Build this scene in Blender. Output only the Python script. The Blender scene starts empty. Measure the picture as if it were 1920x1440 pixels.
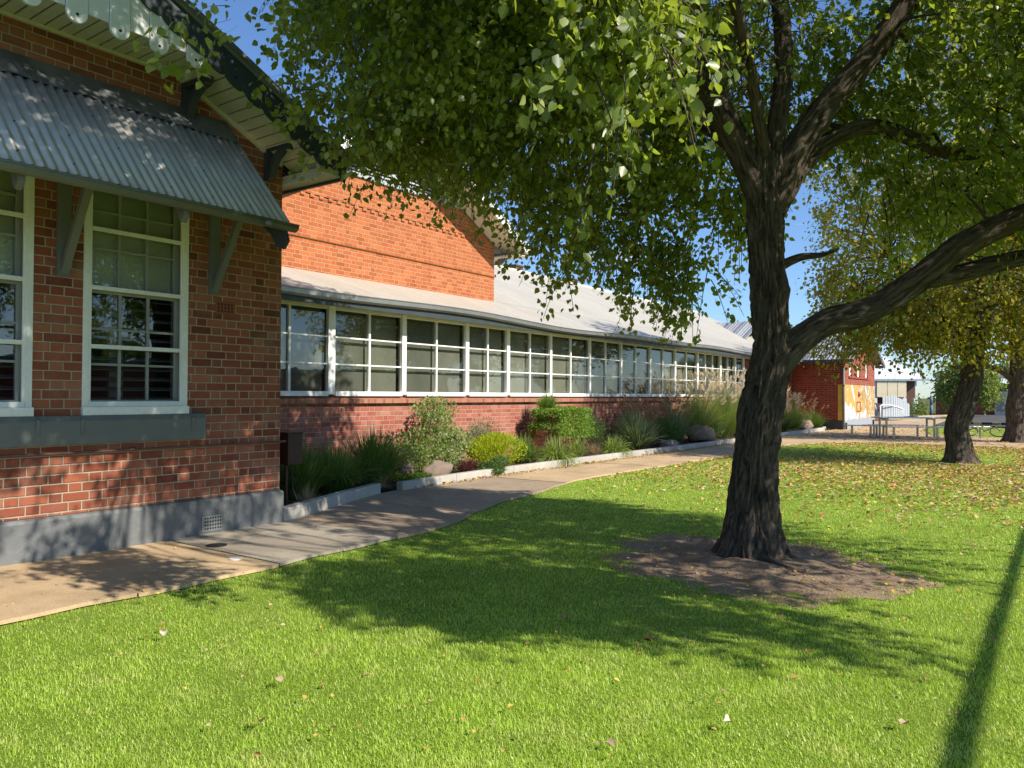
import bpy, math, random
import numpy as np
from mathutils import Vector, Matrix, noise
random.seed(7); RNG = np.random.default_rng(11)
PI = math.pi
scene = bpy.context.scene
COL = scene.collection

# ------------------------------------------------------------------ node helpers
class NT:
    def __init__(s, nt): s.nt = nt
    def new(s, t, **k):
        n = s.nt.nodes.new(t)
        for a, b in k.items(): setattr(n, a, b)
        return n
    def put(s, sock, v):
        if v is None: return
        if isinstance(v, bpy.types.NodeSocket): s.nt.links.new(v, sock)
        elif isinstance(v, (tuple, list)):
            v = tuple(v)
            if len(sock.default_value) == 4 and len(v) == 3: v = v + (1,)
            sock.default_value = v
        else: sock.default_value = v
    def m(s, op, a, b=0.0, c=None, clamp=False):
        n = s.new('ShaderNodeMath', operation=op, use_clamp=clamp)
        s.put(n.inputs[0], a); s.put(n.inputs[1], b)
        if c is not None: s.put(n.inputs[2], c)
        return n.outputs[0]
    def mix(s, f, a, b, bt='MIX'):
        n = s.new('ShaderNodeMix', data_type='RGBA', blend_type=bt)
        s.put(n.inputs['Factor'], f)
        s.put(n.inputs[6], a); s.put(n.inputs[7], b)
        return n.outputs[2]
    def pos(s):
        return s.new('ShaderNodeNewGeometry').outputs['Position']
    def sep(s, v):
        n = s.new('ShaderNodeSeparateXYZ'); s.put(n.inputs[0], v); return n.outputs
    def comb(s, x, y, z):
        n = s.new('ShaderNodeCombineXYZ'); s.put(n.inputs[0], x); s.put(n.inputs[1], y); s.put(n.inputs[2], z); return n.outputs[0]
    def noise(s, v, scale, detail=3, rough=.55, dist=0.0):
        n = s.new('ShaderNodeTexNoise'); s.put(n.inputs['Vector'], v); s.put(n.inputs['Scale'], scale)
        s.put(n.inputs['Detail'], detail); s.put(n.inputs['Roughness'], rough); s.put(n.inputs['Distortion'], dist)
        return n.outputs['Fac']
    def white(s, v):
        n = s.new('ShaderNodeTexWhiteNoise', noise_dimensions='3D'); s.put(n.inputs['Vector'], v); return n.outputs['Value']
    def ramp(s, f, stops, interp='LINEAR'):
        n = s.new('ShaderNodeValToRGB'); s.put(n.inputs[0], f); r = n.color_ramp; r.interpolation = interp
        while len(r.elements) < len(stops): r.elements.new(.5)
        for e, (p, c) in zip(r.elements, stops):
            e.position = p; e.color = (*c, 1) if len(c) == 3 else c
        return n.outputs[0]
    def mr(s, v, a, b, c=0.0, d=1.0):
        n = s.new('ShaderNodeMapRange'); s.put(n.inputs[0], v); s.put(n.inputs[1], a); s.put(n.inputs[2], b)
        s.put(n.inputs[3], c); s.put(n.inputs[4], d); return n.outputs[0]
    def scalev(s, v, sc):
        n = s.new('ShaderNodeVectorMath', operation='MULTIPLY'); s.put(n.inputs[0], v); s.put(n.inputs[1], sc); return n.outputs[0]
    def bump(s, h, dist=.01, strength=1.0, normal=None):
        n = s.new('ShaderNodeBump'); s.put(n.inputs['Height'], h); s.put(n.inputs['Distance'], dist); s.put(n.inputs['Strength'], strength)
        if normal is not None: s.put(n.inputs['Normal'], normal)
        return n.outputs[0]
    def princ(s, color, rough=.6, metal=0.0, spec=.5, normal=None):
        n = s.new('ShaderNodeBsdfPrincipled')
        s.put(n.inputs['Base Color'], color); s.put(n.inputs['Roughness'], rough); s.put(n.inputs['Metallic'], metal)
        s.put(n.inputs['Specular IOR Level'], spec)
        if normal is not None: s.put(n.inputs['Normal'], normal)
        return n.outputs[0]
    def out(s, sh):
        n = s.new('ShaderNodeOutputMaterial'); s.nt.links.new(sh, n.inputs[0])

def material(name, fn):
    m = bpy.data.materials.new(name); m.use_nodes = True; m.node_tree.nodes.clear()
    fn(NT(m.node_tree)); return m

def paint(name, col, rough=.5, var=.12, dirt=.25, scale=3.0, metal=0.0, bump=.0008, dirtcol=(.12, .10, .07)):
    def f(N):
        p = N.pos(); n1 = N.noise(p, scale, 4); n2 = N.noise(p, scale * 9, 4, .65)
        c = N.mix(N.mr(n1, .3, .7, 0, 1), tuple(v * (1 - var) for v in col), tuple(min(1, v * (1 + var)) for v in col))
        c = N.mix(N.m('MULTIPLY', N.mr(n2, .48, .8, 0, 1), dirt), c, dirtcol)
        N.out(N.princ(c, N.mr(n2, .2, .8, rough * .85, min(1, rough * 1.2)), metal, .4, N.bump(N.noise(p, scale * 25, 3), bump)))
    return material(name, f)

def brick_mat(name, cols, mortar, rowh=.086, L=.24, Hd=.12, stain=.35, stain_col=(.33, .25, .18), bumpd=.006, gap=.005, mvar=.5):
    def f(N):
        g = N.new('ShaderNodeNewGeometry'); x, y, z = N.sep(g.outputs['Position'])
        nx = N.m('ABSOLUTE', N.sep(g.outputs['True Normal'])[0])
        isx = N.m('GREATER_THAN', nx, .5)
        u = N.m('ADD', N.m('MULTIPLY', isx, y), N.m('MULTIPLY', N.m('SUBTRACT', 1.0, isx), x))
        u = N.m('ADD', u, 100.0)
        pv = N.comb(u, 0.0, z)
        w = N.m('MULTIPLY', N.m('SUBTRACT', N.noise(pv, 14, 2), .5), .007)
        v = N.m('ADD', N.m('ADD', z, 10.0), w); u = N.m('ADD', u, N.m('MULTIPLY', w, .8))
        row = N.m('FLOOR', N.m('DIVIDE', v, rowh))
        per = L + Hd
        uu = N.m('ADD', u, N.m('MULTIPLY', N.m('FLOORED_MODULO', row, 2.0), per / 2))
        uu = N.m('ADD', uu, N.m('MULTIPLY', N.m('SUBTRACT', N.white(N.comb(row, 3.0, 7.0)), .5), .02))
        cell = N.m('FLOOR', N.m('DIVIDE', uu, per))
        fr = N.m('SUBTRACT', uu, N.m('MULTIPLY', cell, per))
        hd = N.m('GREATER_THAN', fr, L)
        loc = N.m('SUBTRACT', fr, N.m('MULTIPLY', hd, L))
        wd = N.m('SUBTRACT', L, N.m('MULTIPLY', hd, L - Hd))
        du = N.m('MINIMUM', loc, N.m('SUBTRACT', wd, loc))
        fv = N.m('SUBTRACT', v, N.m('MULTIPLY', row, rowh))
        dv = N.m('MINIMUM', fv, N.m('SUBTRACT', rowh, fv))
        d = N.m('MINIMUM', du, dv)
        mask = N.m('SMOOTH_MAX', N.mr(d, gap * .7, gap * 1.5, 0, 1), 0.0, .01)
        idv = N.comb(N.m('ADD', N.m('MULTIPLY', cell, 2.0), hd), row, 1.0)
        rnd = N.white(idv)
        k = len(cols) - 1
        bc = N.ramp(rnd, [(i / k, c) for i, c in enumerate(cols)])
        fine = N.noise(pv, 60, 4, .7)
        bc = N.mix(N.mr(fine, .25, .8, 0, .55), bc, N.mix(.5, bc, tuple(c * .45 for c in cols[0])))
        blot = N.noise(pv, 2.2, 5, .65)
        bc = N.mix(N.m('MULTIPLY', N.mr(blot, .5, .78, 0, 1), stain), bc, stain_col)
        dark = N.noise(pv, .9, 3, .5)
        bc = N.mix(N.mr(dark, .55, .8, 0, .35), bc, tuple(c * .5 for c in cols[1]))
        mc = N.mix(N.mr(N.noise(pv, 5, 3), .35, .65, 0, mvar), mortar, tuple(c * .55 for c in mortar))
        c = N.mix(mask, mc, bc)
        h = N.m('ADD', mask, N.m('MULTIPLY', fine, .35))
        N.out(N.princ(c, .85, 0, .25, N.bump(h, bumpd)))
    return material(name, f)

def foliage(name, cols, trans=.45, rough=.5, spec=.35, tcol=None, var=.35, patch=None):
    def f(N):
        g = N.new('ShaderNodeNewGeometry')
        k = len(cols) - 1
        r = g.outputs['Random Per Island']
        c = N.ramp(r, [(i / k, cc) for i, cc in enumerate(cols)])
        n = N.noise(g.outputs['Position'], .9, 2)
        c = N.mix(N.mr(n, .35, .7, 0, var), c, tuple(v * .55 for v in cols[0]))
        if patch:
            n4 = N.noise(g.outputs['Position'], 3.2, 5, .65); c = N.mix(N.mr(n4, .5, .72, 0, .75), c, patch)
            n5 = N.noise(g.outputs['Position'], 1.3, 3, .6, .6); c = N.mix(N.mr(n5, .5, .7, 0, .45), c, tuple(v * .5 for v in cols[0]))
        t = N.new('ShaderNodeBsdfTranslucent')
        tc = N.mix(.6, c, tcol if tcol else (.35, .5, .03))
        tc = N.mix(1.0, tc, (1.3, 1.3, 1.1), 'MULTIPLY')
        N.put(t.inputs[0], tc)
        mx = N.new('ShaderNodeMixShader'); N.put(mx.inputs[0], trans)
        N.nt.links.new(N.princ(c, rough, 0, spec), mx.inputs[1]); N.nt.links.new(t.outputs[0], mx.inputs[2])
        N.out(mx.outputs[0])
    return material(name, f)

M = {}
M['brick_old'] = brick_mat('weathered_red_brick', [(.17, .05, .03), (.30, .085, .045), (.38, .115, .06), (.42, .15, .085), (.27, .07, .04), (.37, .14, .085)], (.48, .38, .27), stain=.5, stain_col=(.36, .25, .17), bumpd=.008, gap=.0058)
M['brick_gable'] = brick_mat('orange_brick', [(.35, .09, .03), (.47, .135, .045), (.54, .18, .065), (.41, .105, .035), (.52, .155, .055)], (.58, .39, .23), stain=.3, stain_col=(.44, .17, .075), gap=.0045, mvar=.2)
M['brick_low'] = brick_mat('pink_red_brick', [(.30, .075, .05), (.42, .12, .08), (.47, .17, .11), (.36, .095, .06), (.5, .22, .16)], (.52, .40, .30), stain=.5, stain_col=(.5, .31, .23))
M['brick_mural'] = brick_mat('deep_red_brick', [(.24, .045, .025), (.33, .07, .035), (.38, .09, .045)], (.38, .27, .19), stain=.1, mvar=.2)
M['brick_sill'] = brick_mat('sill_brick', [(.28, .09, .05), (.44, .17, .10), (.50, .22, .13), (.36, .11, .07)], (.42, .32, .24), rowh=.4, L=.078, Hd=.078, stain=.3)
M['terracotta'] = paint('terracotta', (.30, .085, .04), .8)
M['white'] = paint('white_paint', (.84, .84, .80), .45, .05, .14)
M['cream'] = paint('cream_paint', (.66, .61, .49), .55, .06, .16)
M['beige'] = paint('beige_canvas', (.90, .78, .56), .8, .04, .05)
M['grey'] = paint('slate_grey_paint', (.155, .165, .155), .5, .08, .22, dirtcol=(.2, .2, .19))
M['plinth'] = paint('plinth_grey_render', (.165, .17, .165), .6, .12, .45, 1.6, bump=.004, dirtcol=(.24, .245, .24))
M['darkgrey'] = paint('dark_grey_paint', (.05, .062, .07), .5, .1, .2, dirtcol=(.10, .10, .10))
M['sash'] = paint('grey_sash_paint', (.30, .305, .28), .45, .06, .15)
M['black'] = paint('black_plastic', (.012, .012, .013), .45)
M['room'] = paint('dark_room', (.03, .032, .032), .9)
M['blind'] = paint('olive_blind', (.74, .74, .61), .8, .05, .05)
M['blind_dark'] = paint('dim_blind', (.38, .38, .31), .8, .08, .05)
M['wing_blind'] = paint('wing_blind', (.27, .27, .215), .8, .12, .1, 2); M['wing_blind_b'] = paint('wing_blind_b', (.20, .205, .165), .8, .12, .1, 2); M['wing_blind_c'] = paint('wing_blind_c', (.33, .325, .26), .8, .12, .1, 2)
M['slat'] = paint('louvre_slat', (.2, .21, .21), .4)
M['brownbox'] = paint('brown_metal', (.055, .022, .014), .45)
M['pipe'] = paint('brown_pipe', (.15, .075, .055), .5)
M['alu'] = paint('aluminium', (.55, .56, .56), .32, .05, .08, metal=.85)
M['lightgrey'] = paint('pale_grey_panel', (.42, .46, .48), .5, .06, .1)
M['redpaint'] = paint('red_paint', (.35, .05, .03), .5)
M['yellow'] = paint('yellow_paint', (.65, .45, .06), .6)
M['steel'] = paint('galvanised_steel', (.35, .36, .36), .4, metal=.6)
M['bluepole'] = paint('blue_grey_post', (.10, .16, .2), .5)

def roof_mat(name, a, b, axis='y', period=.076, rough=.45, metal=.0, bumpd=.012, vary=.35):
    def f(N):
        p = N.pos(); x, y, z = N.sep(p)
        u = {'x': x, 'y': y}[axis]
        s = N.m('SINE', N.m('MULTIPLY', u, 2 * PI / period))
        st = N.scalev(p, (1.2, 6, 1.2) if axis == 'y' else (6, 1.2, 1.2))
        n1 = N.noise(st, .8, 4, .6); n2 = N.noise(p, 9, 4, .7)
        sheet = N.white(N.comb(N.m('FLOOR', N.m('DIVIDE', u, .762)), 1.0, 2.0))
        c = N.mix(N.mr(n1, .3, .7), a, b)
        c = N.mix(N.m('MULTIPLY', sheet, .16), c, tuple(v * .6 for v in a))
        c = N.mix(N.mr(n2, .5, .8, 0, vary), c, tuple(v * .62 for v in a))
        N.out(N.princ(c, rough, metal, .4, N.bump(s, bumpd)))
    return material(name, f)
M['roof_cream'] = roof_mat('cream_corrugated_roof', (.54, .49, .39), (.64, .59, .49))
M['roof_grey'] = roof_mat('grey_corrugated_roof_y', (.33, .34, .35), (.43, .44, .45), 'x', .16, .4, .2, .03)
M['roof_b1'] = roof_mat('grey_corrugated_roof', (.17, .19, .2), (.24, .26, .27), 'x')
M['roof_white'] = roof_mat('white_corrugated_roof', (.72, .74, .76), (.8, .82, .84), 'x', .3)
def _aw(N):
    p = N.pos(); st = N.scalev(p, (1, 7, 1)); n1 = N.noise(st, 1.4, 4, .6); n2 = N.noise(p, 14, 5, .7)
    c = N.mix(N.mr(n1, .3, .7), (.42, .40, .36), (.58, .555, .51))
    c = N.mix(N.mr(n2, .55, .78, 0, .5), c, (.55, .54, .51))
    N.out(N.princ(c, N.mr(n2, .2, .8, .3, .55), .25, .5, N.bump(n2, .001)))
M['awning'] = material('awning_corrugated_steel', _aw)
def _fl(N):
    p = N.pos(); n1 = N.noise(p, 2.5, 5, .6); n2 = N.noise(p, 20, 4, .7)
    c = N.mix(N.mr(n1, .35, .65), (.10, .105, .105), (.19, .19, .185)); c = N.mix(N.mr(n2, .55, .8, 0, .4), c, (.26, .25, .22))
    N.out(N.princ(c, .6, .1, .4, N.bump(n1, .01)))
M['flashing'] = material('lead_flashing', _fl)

def _glass(N):
    f = N.new('ShaderNodeFresnel'); N.put(f.inputs[0], 1.5)
    n = N.bump(N.noise(N.pos(), 1.6, 2), .004, .6)
    fac = N.m('ADD', N.m('MULTIPLY', f.outputs[0], 1.3), .05, clamp=True)
    t = N.new('ShaderNodeBsdfTransparent'); N.put(t.inputs[0], (.78, .80, .77))
    g = N.new('ShaderNodeBsdfGlossy'); N.put(g.inputs['Roughness'], .015); N.put(g.inputs['Color'], (.9, .9, .9)); N.put(g.inputs['Normal'], n)
    mx = N.new('ShaderNodeMixShader'); N.put(mx.inputs[0], fac); N.nt.links.new(t.outputs[0], mx.inputs[1]); N.nt.links.new(g.outputs[0], mx.inputs[2])
    N.out(mx.outputs[0])
M['glass'] = material('window_glass', _glass)

def _conc(tone, crack=False):
    def f(N):
        p = N.pos(); a = N.noise(p, 1.1, 5, .6); b = N.noise(p, 45, 4, .75); c3 = N.noise(p, 6, 4, .65)
        c = N.mix(N.mr(a, .3, .7), tuple(v * .8 for v in tone), tuple(v * 1.12 for v in tone))
        c = N.mix(N.mr(b, .45, .8, 0, .6), c, tuple(v * .5 for v in tone))
        c = N.mix(N.mr(c3, .5, .75, 0, .35), c, tuple(v * .62 for v in tone))
        if crack:
            w = N.noise(p, .7, 6, .6, .4); c = N.mix(N.mr(w, .52, .64, 0, .55), c, tuple(v * .5 for v in tone))
            sp = N.noise(p, 160, 2); c = N.mix(N.mr(sp, .62, .7, 0, .6), c, tuple(min(1, v * 1.5) for v in tone))
        N.out(N.princ(c, .85, 0, .25, N.bump(N.m('ADD', b, N.m('MULTIPLY', c3, .7)), .004)))
    return f
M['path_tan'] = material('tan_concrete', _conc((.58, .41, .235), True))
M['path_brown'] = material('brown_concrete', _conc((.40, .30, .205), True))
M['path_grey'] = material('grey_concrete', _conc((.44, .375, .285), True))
M['kerb'] = material('kerb_concrete', _conc((.50, .47, .40)))
M['joint'] = material('path_joint', _conc((.05, .04, .03)))
M['asphalt'] = material('asphalt', _conc((.11, .105, .10)))
M['rock'] = material('rock', _conc((.26, .19, .145)))
M['lid_white'] = paint('white_lid', (.6, .58, .56), .5)
def _soil(N):
    p = N.pos(); a = N.noise(p, 3, 5, .65); b = N.noise(p, 38, 5, .8)
    c = N.mix(N.mr(a, .3, .7), (.37, .25, .165), (.58, .42, .29)); c = N.mix(N.mr(b, .42, .62, 0, .7), c, (.19, .125, .08))
    c = N.mix(N.mr(b, .63, .74, 0, .7), c, (.62, .50, .37))
    N.out(N.princ(c, .95, 0, .15, N.bump(N.m('ADD', a, b), .03)))
M['dirt'] = material('bare_dirt', _soil)
def _mulch(N):
    p = N.pos(); b = N.noise(p, 30, 5, .8); c = N.mix(N.mr(b, .4, .65), (.035, .022, .014), (.14, .09, .06))
    N.out(N.princ(c, .95, 0, .15, N.bump(b, .04)))
M['mulch'] = material('mulch', _mulch)
def _lawn(N):
    p = N.pos(); a = N.noise(p, .5, 4, .6); b = N.noise(p, 60, 5, .8); c5 = N.noise(p, 7, 4, .7)
    c = N.mix(N.mr(b, .35, .68), (.08, .14, .014), (.34, .50, .05))
    c = N.mix(N.mr(a, .45, .7, 0, .35), c, (.28, .36, .07)); c = N.mix(N.mr(c5, .6, .8, 0, .35), c, (.28, .25, .10))
    N.out(N.princ(c, .9, 0, .15, N.bump(b, .02)))
M['lawn'] = material('lawn_turf', _lawn)
def _bark(N):
    tc = N.new('ShaderNodeTexCoord'); p = tc.outputs['UV']
    st = N.scalev(p, (1.0, .13, 1)); a = N.noise(st, 26, 6, .75, .25); b = N.noise(st, 110, 4, .7); c3 = N.noise(N.pos(), 2.3, 3)
    c = N.mix(N.mr(a, .36, .62), (.014, .010, .007), (.21, .16, .12)); c = N.mix(N.mr(b, .5, .75, 0, .5), c, (.2, .165, .13))
    c = N.mix(N.mr(c3, .4, .7, 0, .4), c, (.075, .06, .045)); l_ = N.noise(N.pos(), 9, 4, .7); c = N.mix(N.mr(l_, .58, .68, 0, .5), c, (.17, .17, .13))
    N.out(N.princ(c, .9, 0, .2, N.bump(N.m('ADD', a, N.m('MULTIPLY', b, .4)), .06)))
M['bark'] = material('furrowed_bark', _bark)
M['twig'] = paint('twig_bark', (.075, .055, .04), .9)
M['leaf_green'] = foliage('tree_leaf_green', [(.062, .10, .014), (.12, .175, .022), (.21, .27, .035), (.085, .135, .02), (.50, .54, .20)], .45, .38, .6, (.5, .6, .05))
M['leaf_yellow'] = foliage('tree_leaf_yellowing', [(.08, .15, .02), (.12, .19, .025), (.18, .23, .03), (.42, .36, .035), (.55, .36, .03), (.14, .20, .025), (.48, .40, .05)], .45, .5, .3, (.6, .5, .03))
M['leaf_far'] = foliage('far_tree_leaf', [(.03, .06, .018), (.05, .085, .025), (.07, .11, .03)], .25, .6, .2)
M['leaf_bush'] = foliage('bush_leaf', [(.16, .2, .06), (.24, .28, .08), (.34, .36, .12)], .35, .6, .2)
M['grass'] = foliage('grass_blade', [(.42, .58, .06), (.54, .74, .085), (.66, .84, .13), (.32, .48, .045), (.80, .82, .30), (.48, .66, .07), (.22, .36, .035)], .42, .4, .5, (.75, .9, .1), .16, (.70, .66, .26))
M['litter'] = foliage('fallen_leaf', [(.40, .24, .09), (.62, .40, .10), (.70, .52, .12), (.42, .19, .08), (.66, .52, .34), (.26, .14, .07)], .15, .7, .2, (.5, .3, .05), .1)
M['strap_dark'] = foliage('dark_strap_leaf', [(.08, .15, .03), (.12, .21, .04), (.17, .27, .06), (.25, .33, .09)], .2, .4, .4)
M['strap_var'] = foliage('variegated_strap_leaf', [(.10, .2, .03), (.28, .34, .08), (.45, .47, .18), (.14, .24, .04)], .3, .45, .3)
M['strap_grey'] = foliage('grey_strap_leaf', [(.10, .15, .08), (.2, .25, .15), (.36, .38, .26), (.14, .19, .1)], .25, .5, .3)
M['fount'] = foliage('fountain_grass_blade', [(.16, .24, .06), (.26, .34, .10), (.38, .42, .18), (.22, .30, .08)], .3, .5, .3)
M['straw'] = foliage('straw_blade', [(.35, .27, .14), (.5, .42, .26), (.28, .2, .1)], .3, .7, .2, (.6, .5, .3))
M['plume'] = foliage('grass_plume', [(.72, .62, .48), (.82, .74, .62), (.66, .54, .40)], .4, .8, .1, (.8, .65, .45), .1)
M['plume_brown'] = foliage('brown_plume', [(.3, .2, .12), (.45, .33, .2), (.25, .15, .1)], .35, .8, .1, (.6, .4, .25), .1)
M['bush_lime'] = foliage('lime_bush_leaf', [(.30, .38, .02), (.45, .50, .03), (.22, .33, .02)], .35, .6, .2, (.7, .7, .05), .15)
M['bush_pink'] = foliage('pink_flecked_leaf', [(.14, .21, .05), (.24, .32, .09), (.19, .27, .07), (.24, .3, .1), (.17, .25, .06), (.5, .38, .3), (.22, .3, .09)], .3, .6, .2)
M['bush_grey'] = foliage('grey_green_leaf', [(.14, .18, .11), (.2, .25, .16), (.26, .3, .2)], .25, .6, .2)
M['bush_mid'] = foliage('mid_green_leaf', [(.12, .22, .03), (.18, .30, .04), (.25, .38, .06)], .3, .5, .3)
M['bush_purple'] = foliage('purple_leaf', [(.08, .02, .025), (.13, .04, .04), (.18, .07, .05)], .2, .6, .2, (.3, .08, .06))
M['bush_dark'] = foliage('dark_bush_leaf', [(.05, .10, .025), (.07, .13, .03), (.10, .17, .05)], .2, .5, .3)
M['bush_fine'] = foliage('fine_green_leaf', [(.06, .13, .03), (.09, .18, .05), (.13, .22, .07)], .2, .5, .3)

# ------------------------------------------------------------------ geometry helpers
class MB:
    def __init__(s): s.v = []; s.f = []; s.mi = []; s.cur = 0
    def add(s, vs, fs):
        o = len(s.v); s.v += [tuple(v) for v in vs]
        for f in fs: s.f.append([i + o for i in f]); s.mi.append(s.cur)
        return s
    def box(s, x0, x1, y0, y1, z0, z1):
        v = [(x, y, z) for x in (x0, x1) for y in (y0, y1) for z in (z0, z1)]
        return s.add(v, [(0, 1, 3, 2), (4, 6, 7, 5), (0, 4, 5, 1), (2, 3, 7, 6), (0, 2, 6, 4), (1, 5, 7, 3)])
    def poly(s, pts): return s.add(pts, [tuple(range(len(pts)))])
    def prism(s, pts, d):
        n = len(pts); d = Vector(d); q = [tuple(Vector(p) + d) for p in pts]
        return s.add(list(pts) + q, [tuple(range(n - 1, -1, -1)), tuple(range(n, 2 * n))] + [(i, (i + 1) % n, n + (i + 1) % n, n + i) for i in range(n)])
    def bar(s, a, b, w, h, up=(0, 0, 1)):
        a = Vector(a); b = Vector(b); t = (b - a).normalized(); up = Vector(up)
        sd = t.cross(up)
        if sd.length < 1e-4: sd = t.cross(Vector((1, 0, 0)))
        sd.normalize(); u = sd.cross(t)
        pts = [a + sd * w / 2 * i + u * h / 2 * j for i, j in ((-1, -1), (1, -1), (1, 1), (-1, 1))]
        return s.prism([tuple(p) for p in pts], b - a)
    def tube(s, pts, r, n=8, cap=True):
        pts = [Vector(p) for p in pts]; rs = r if isinstance(r, (list, tuple)) else [r] * len(pts)
        o = len(s.v); ref = Vector((0, 0, 1))
        for i, p in enumerate(pts):
            t = (pts[min(i + 1, len(pts) - 1)] - pts[max(i - 1, 0)]).normalized()
            a = t.cross(ref)
            if a.length < .05: a = t.cross(Vector((1, 0, 0)))
            a.normalize(); b = t.cross(a)
            for k in range(n):
                an = 2 * PI * k / n; s.v.append(tuple(p + (a * math.cos(an) + b * math.sin(an)) * rs[i]))
        for i in range(len(pts) - 1):
            for k in range(n):
                s.f.append([o + i * n + k, o + i * n + (k + 1) % n, o + (i + 1) * n + (k + 1) % n, o + (i + 1) * n + k]); s.mi.append(s.cur)
        if cap:
            s.f.append([o + k for k in range(n)][::-1]); s.f.append([o + (len(pts) - 1) * n + k for k in range(n)]); s.mi += [s.cur, s.cur]
        return s
    def build(s, name, mat, parent=None, smooth=False, bevel=0.0):
        me = bpy.data.meshes.new(name); me.from_pydata(s.v, [], s.f)
        mats = mat if isinstance(mat, list) else [mat]
        for m in mats: me.materials.append(m)
        if len(mats) > 1: me.polygons.foreach_set('material_index', s.mi)
        if smooth: me.polygons.foreach_set('use_smooth', [True] * len(me.polygons))
        me.update()
        o = bpy.data.objects.new(name, me); COL.objects.link(o); o.parent = parent
        if parent is not None: o.matrix_parent_inverse = parent.matrix_world.inverted()
        if bevel:
            b = o.modifiers.new('bevel', 'BEVEL'); b.width = bevel; b.segments = 2; b.limit_method = 'ANGLE'
        return o

def npmesh(name, V, F, mat, parent=None, smooth=False):
    """V (n,3) float, F (m,k) int with constant k"""
    me = bpy.data.meshes.new(name); V = np.ascontiguousarray(V, dtype=np.float32); F = np.ascontiguousarray(F, dtype=np.int32)
    me.vertices.add(len(V)); me.vertices.foreach_set('co', V.ravel())
    me.loops.add(F.size); me.loops.foreach_set('vertex_index', F.ravel())
    me.polygons.add(len(F)); k = F.shape[1]
    me.polygons.foreach_set('loop_start', np.arange(0, F.size, k, dtype=np.int32))
    me.update(calc_edges=True)
    if smooth: me.polygons.foreach_set('use_smooth', np.ones(len(F), dtype=bool))
    me.materials.append(mat)
    o = bpy.data.objects.new(name, me); COL.objects.link(o); o.parent = parent
    if parent is not None: o.matrix_parent_inverse = parent.matrix_world.inverted()
    return o

def tag(o, label=None, cat=None, group=None, kind=None):
    if label: o['label'] = label
    if cat: o['category'] = cat
    if group: o['group'] = group
    if kind: o['kind'] = kind
    return o
def empty(name, loc, label, cat, group=None):
    e = bpy.data.objects.new(name, None); COL.objects.link(e); e.location = loc; e.empty_display_size = .2
    e.matrix_world = Matrix.Translation(loc)
    return tag(e, label, cat, group)
def struct(name, mb, mat, smooth=False):
    return tag(mb.build(name, mat, None, smooth), kind='structure')

# leaves -------------------------------------------------------------
LEAF = np.array([(0, 0, 0), (-.42, .30, .07), (-.36, .66, .09), (0, 1.12, 0), (.36, .66, .09), (.42, .30, .07)], float)
LF = np.array([(0, 3, 2, 1), (0, 5, 4, 3)])
NARROW = LEAF * np.array([.35, 1, .5])
def norm(a): return a / np.maximum(np.linalg.norm(a, axis=1, keepdims=True), 1e-6)
def leaves(P, T, Nn, S, tmpl=LEAF):
    T = norm(T); X = norm(np.cross(T, Nn)); Z = np.cross(X, T)
    V = P[:, None, :] + S[:, None, None] * (tmpl[None, :, 0:1] * X[:, None] + tmpl[None, :, 1:2] * T[:, None] + tmpl[None, :, 2:3] * Z[:, None])
    n = len(P); k = len(tmpl)
    F = (LF[None] + (np.arange(n) * k)[:, None, None]).reshape(-1, 4)
    return V.reshape(-1, 3), F
def ell(n, c, r, shell=0.0):
    d = norm(RNG.normal(size=(n, 3))); u = RNG.random(n) ** (1 / 3)
    if shell: u = 1 - (1 - u) * (1 - shell)
    return np.array(c) + d * u[:, None] * np.array(r)

def twiggy(A, per, size, length=.45, droop=.5, centre=None, spread=.05, hang=1.0):
    """anchors A: each grows a drooping twig carrying `per` leaves. returns leaf P,T,N,S and twig polylines"""
    n = len(A)
    out = A - (centre if centre is not None else A.mean(0))
    D = norm(norm(out) * .7 + RNG.normal(size=(n, 3)) * .55 + np.array([0, 0, -.1]))
    ts = np.linspace(0, 1, 5)
    L = length * (.6 + .8 * RNG.random(n))
    tw = A[:, None, :] + D[:, None, :] * (ts[None, :, None] * L[:, None, None]) + np.array([0, 0, -1.]) * (ts[None, :, None] ** 2) * (L * droop)[:, None, None]
    idx = np.repeat(np.arange(n), per); t = RNG.random(n * per) ** .8
    P = A[idx] + D[idx] * (t * L[idx])[:, None] + np.array([0, 0, -1.]) * (t ** 2 * L[idx] * droop)[:, None]
    P = P + RNG.normal(size=P.shape) * spread
    T = RNG.normal(size=P.shape) * .75 + np.array([0, 0, -hang]) + D[idx] * .5
    Nn = RNG.normal(size=P.shape) + np.array([0, 0, .5])
    S = size * (.45 + .85 * RNG.random(len(P)))
    return P, T, Nn, S, tw
def twig_mesh(tw, r0=.006):
    n, k, _ = tw.shape; a = np.array([0, 2 * PI / 3, 4 * PI / 3])
    rr = r0 * np.linspace(1, .4, k)
    off = np.stack([np.cos(a), np.sin(a), 0 * a], 1)
    off2 = np.stack([np.cos(a), 0 * a, np.sin(a)], 1)
    V = tw[:, :, None, :] + (off + off2)[None, None] * .8 * rr[None, :, None, None]
    base = (np.arange(n) * k * 3)[:, None, None, None]; i = (np.arange(k - 1) * 3)[None, :, None, None]
    q = np.array([[j, (j + 1) % 3, (j + 1) % 3 + 3, j + 3] for j in range(3)])[None, None]
    return V.reshape(-1, 3), (base + i + q).reshape(-1, 4)

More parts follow.
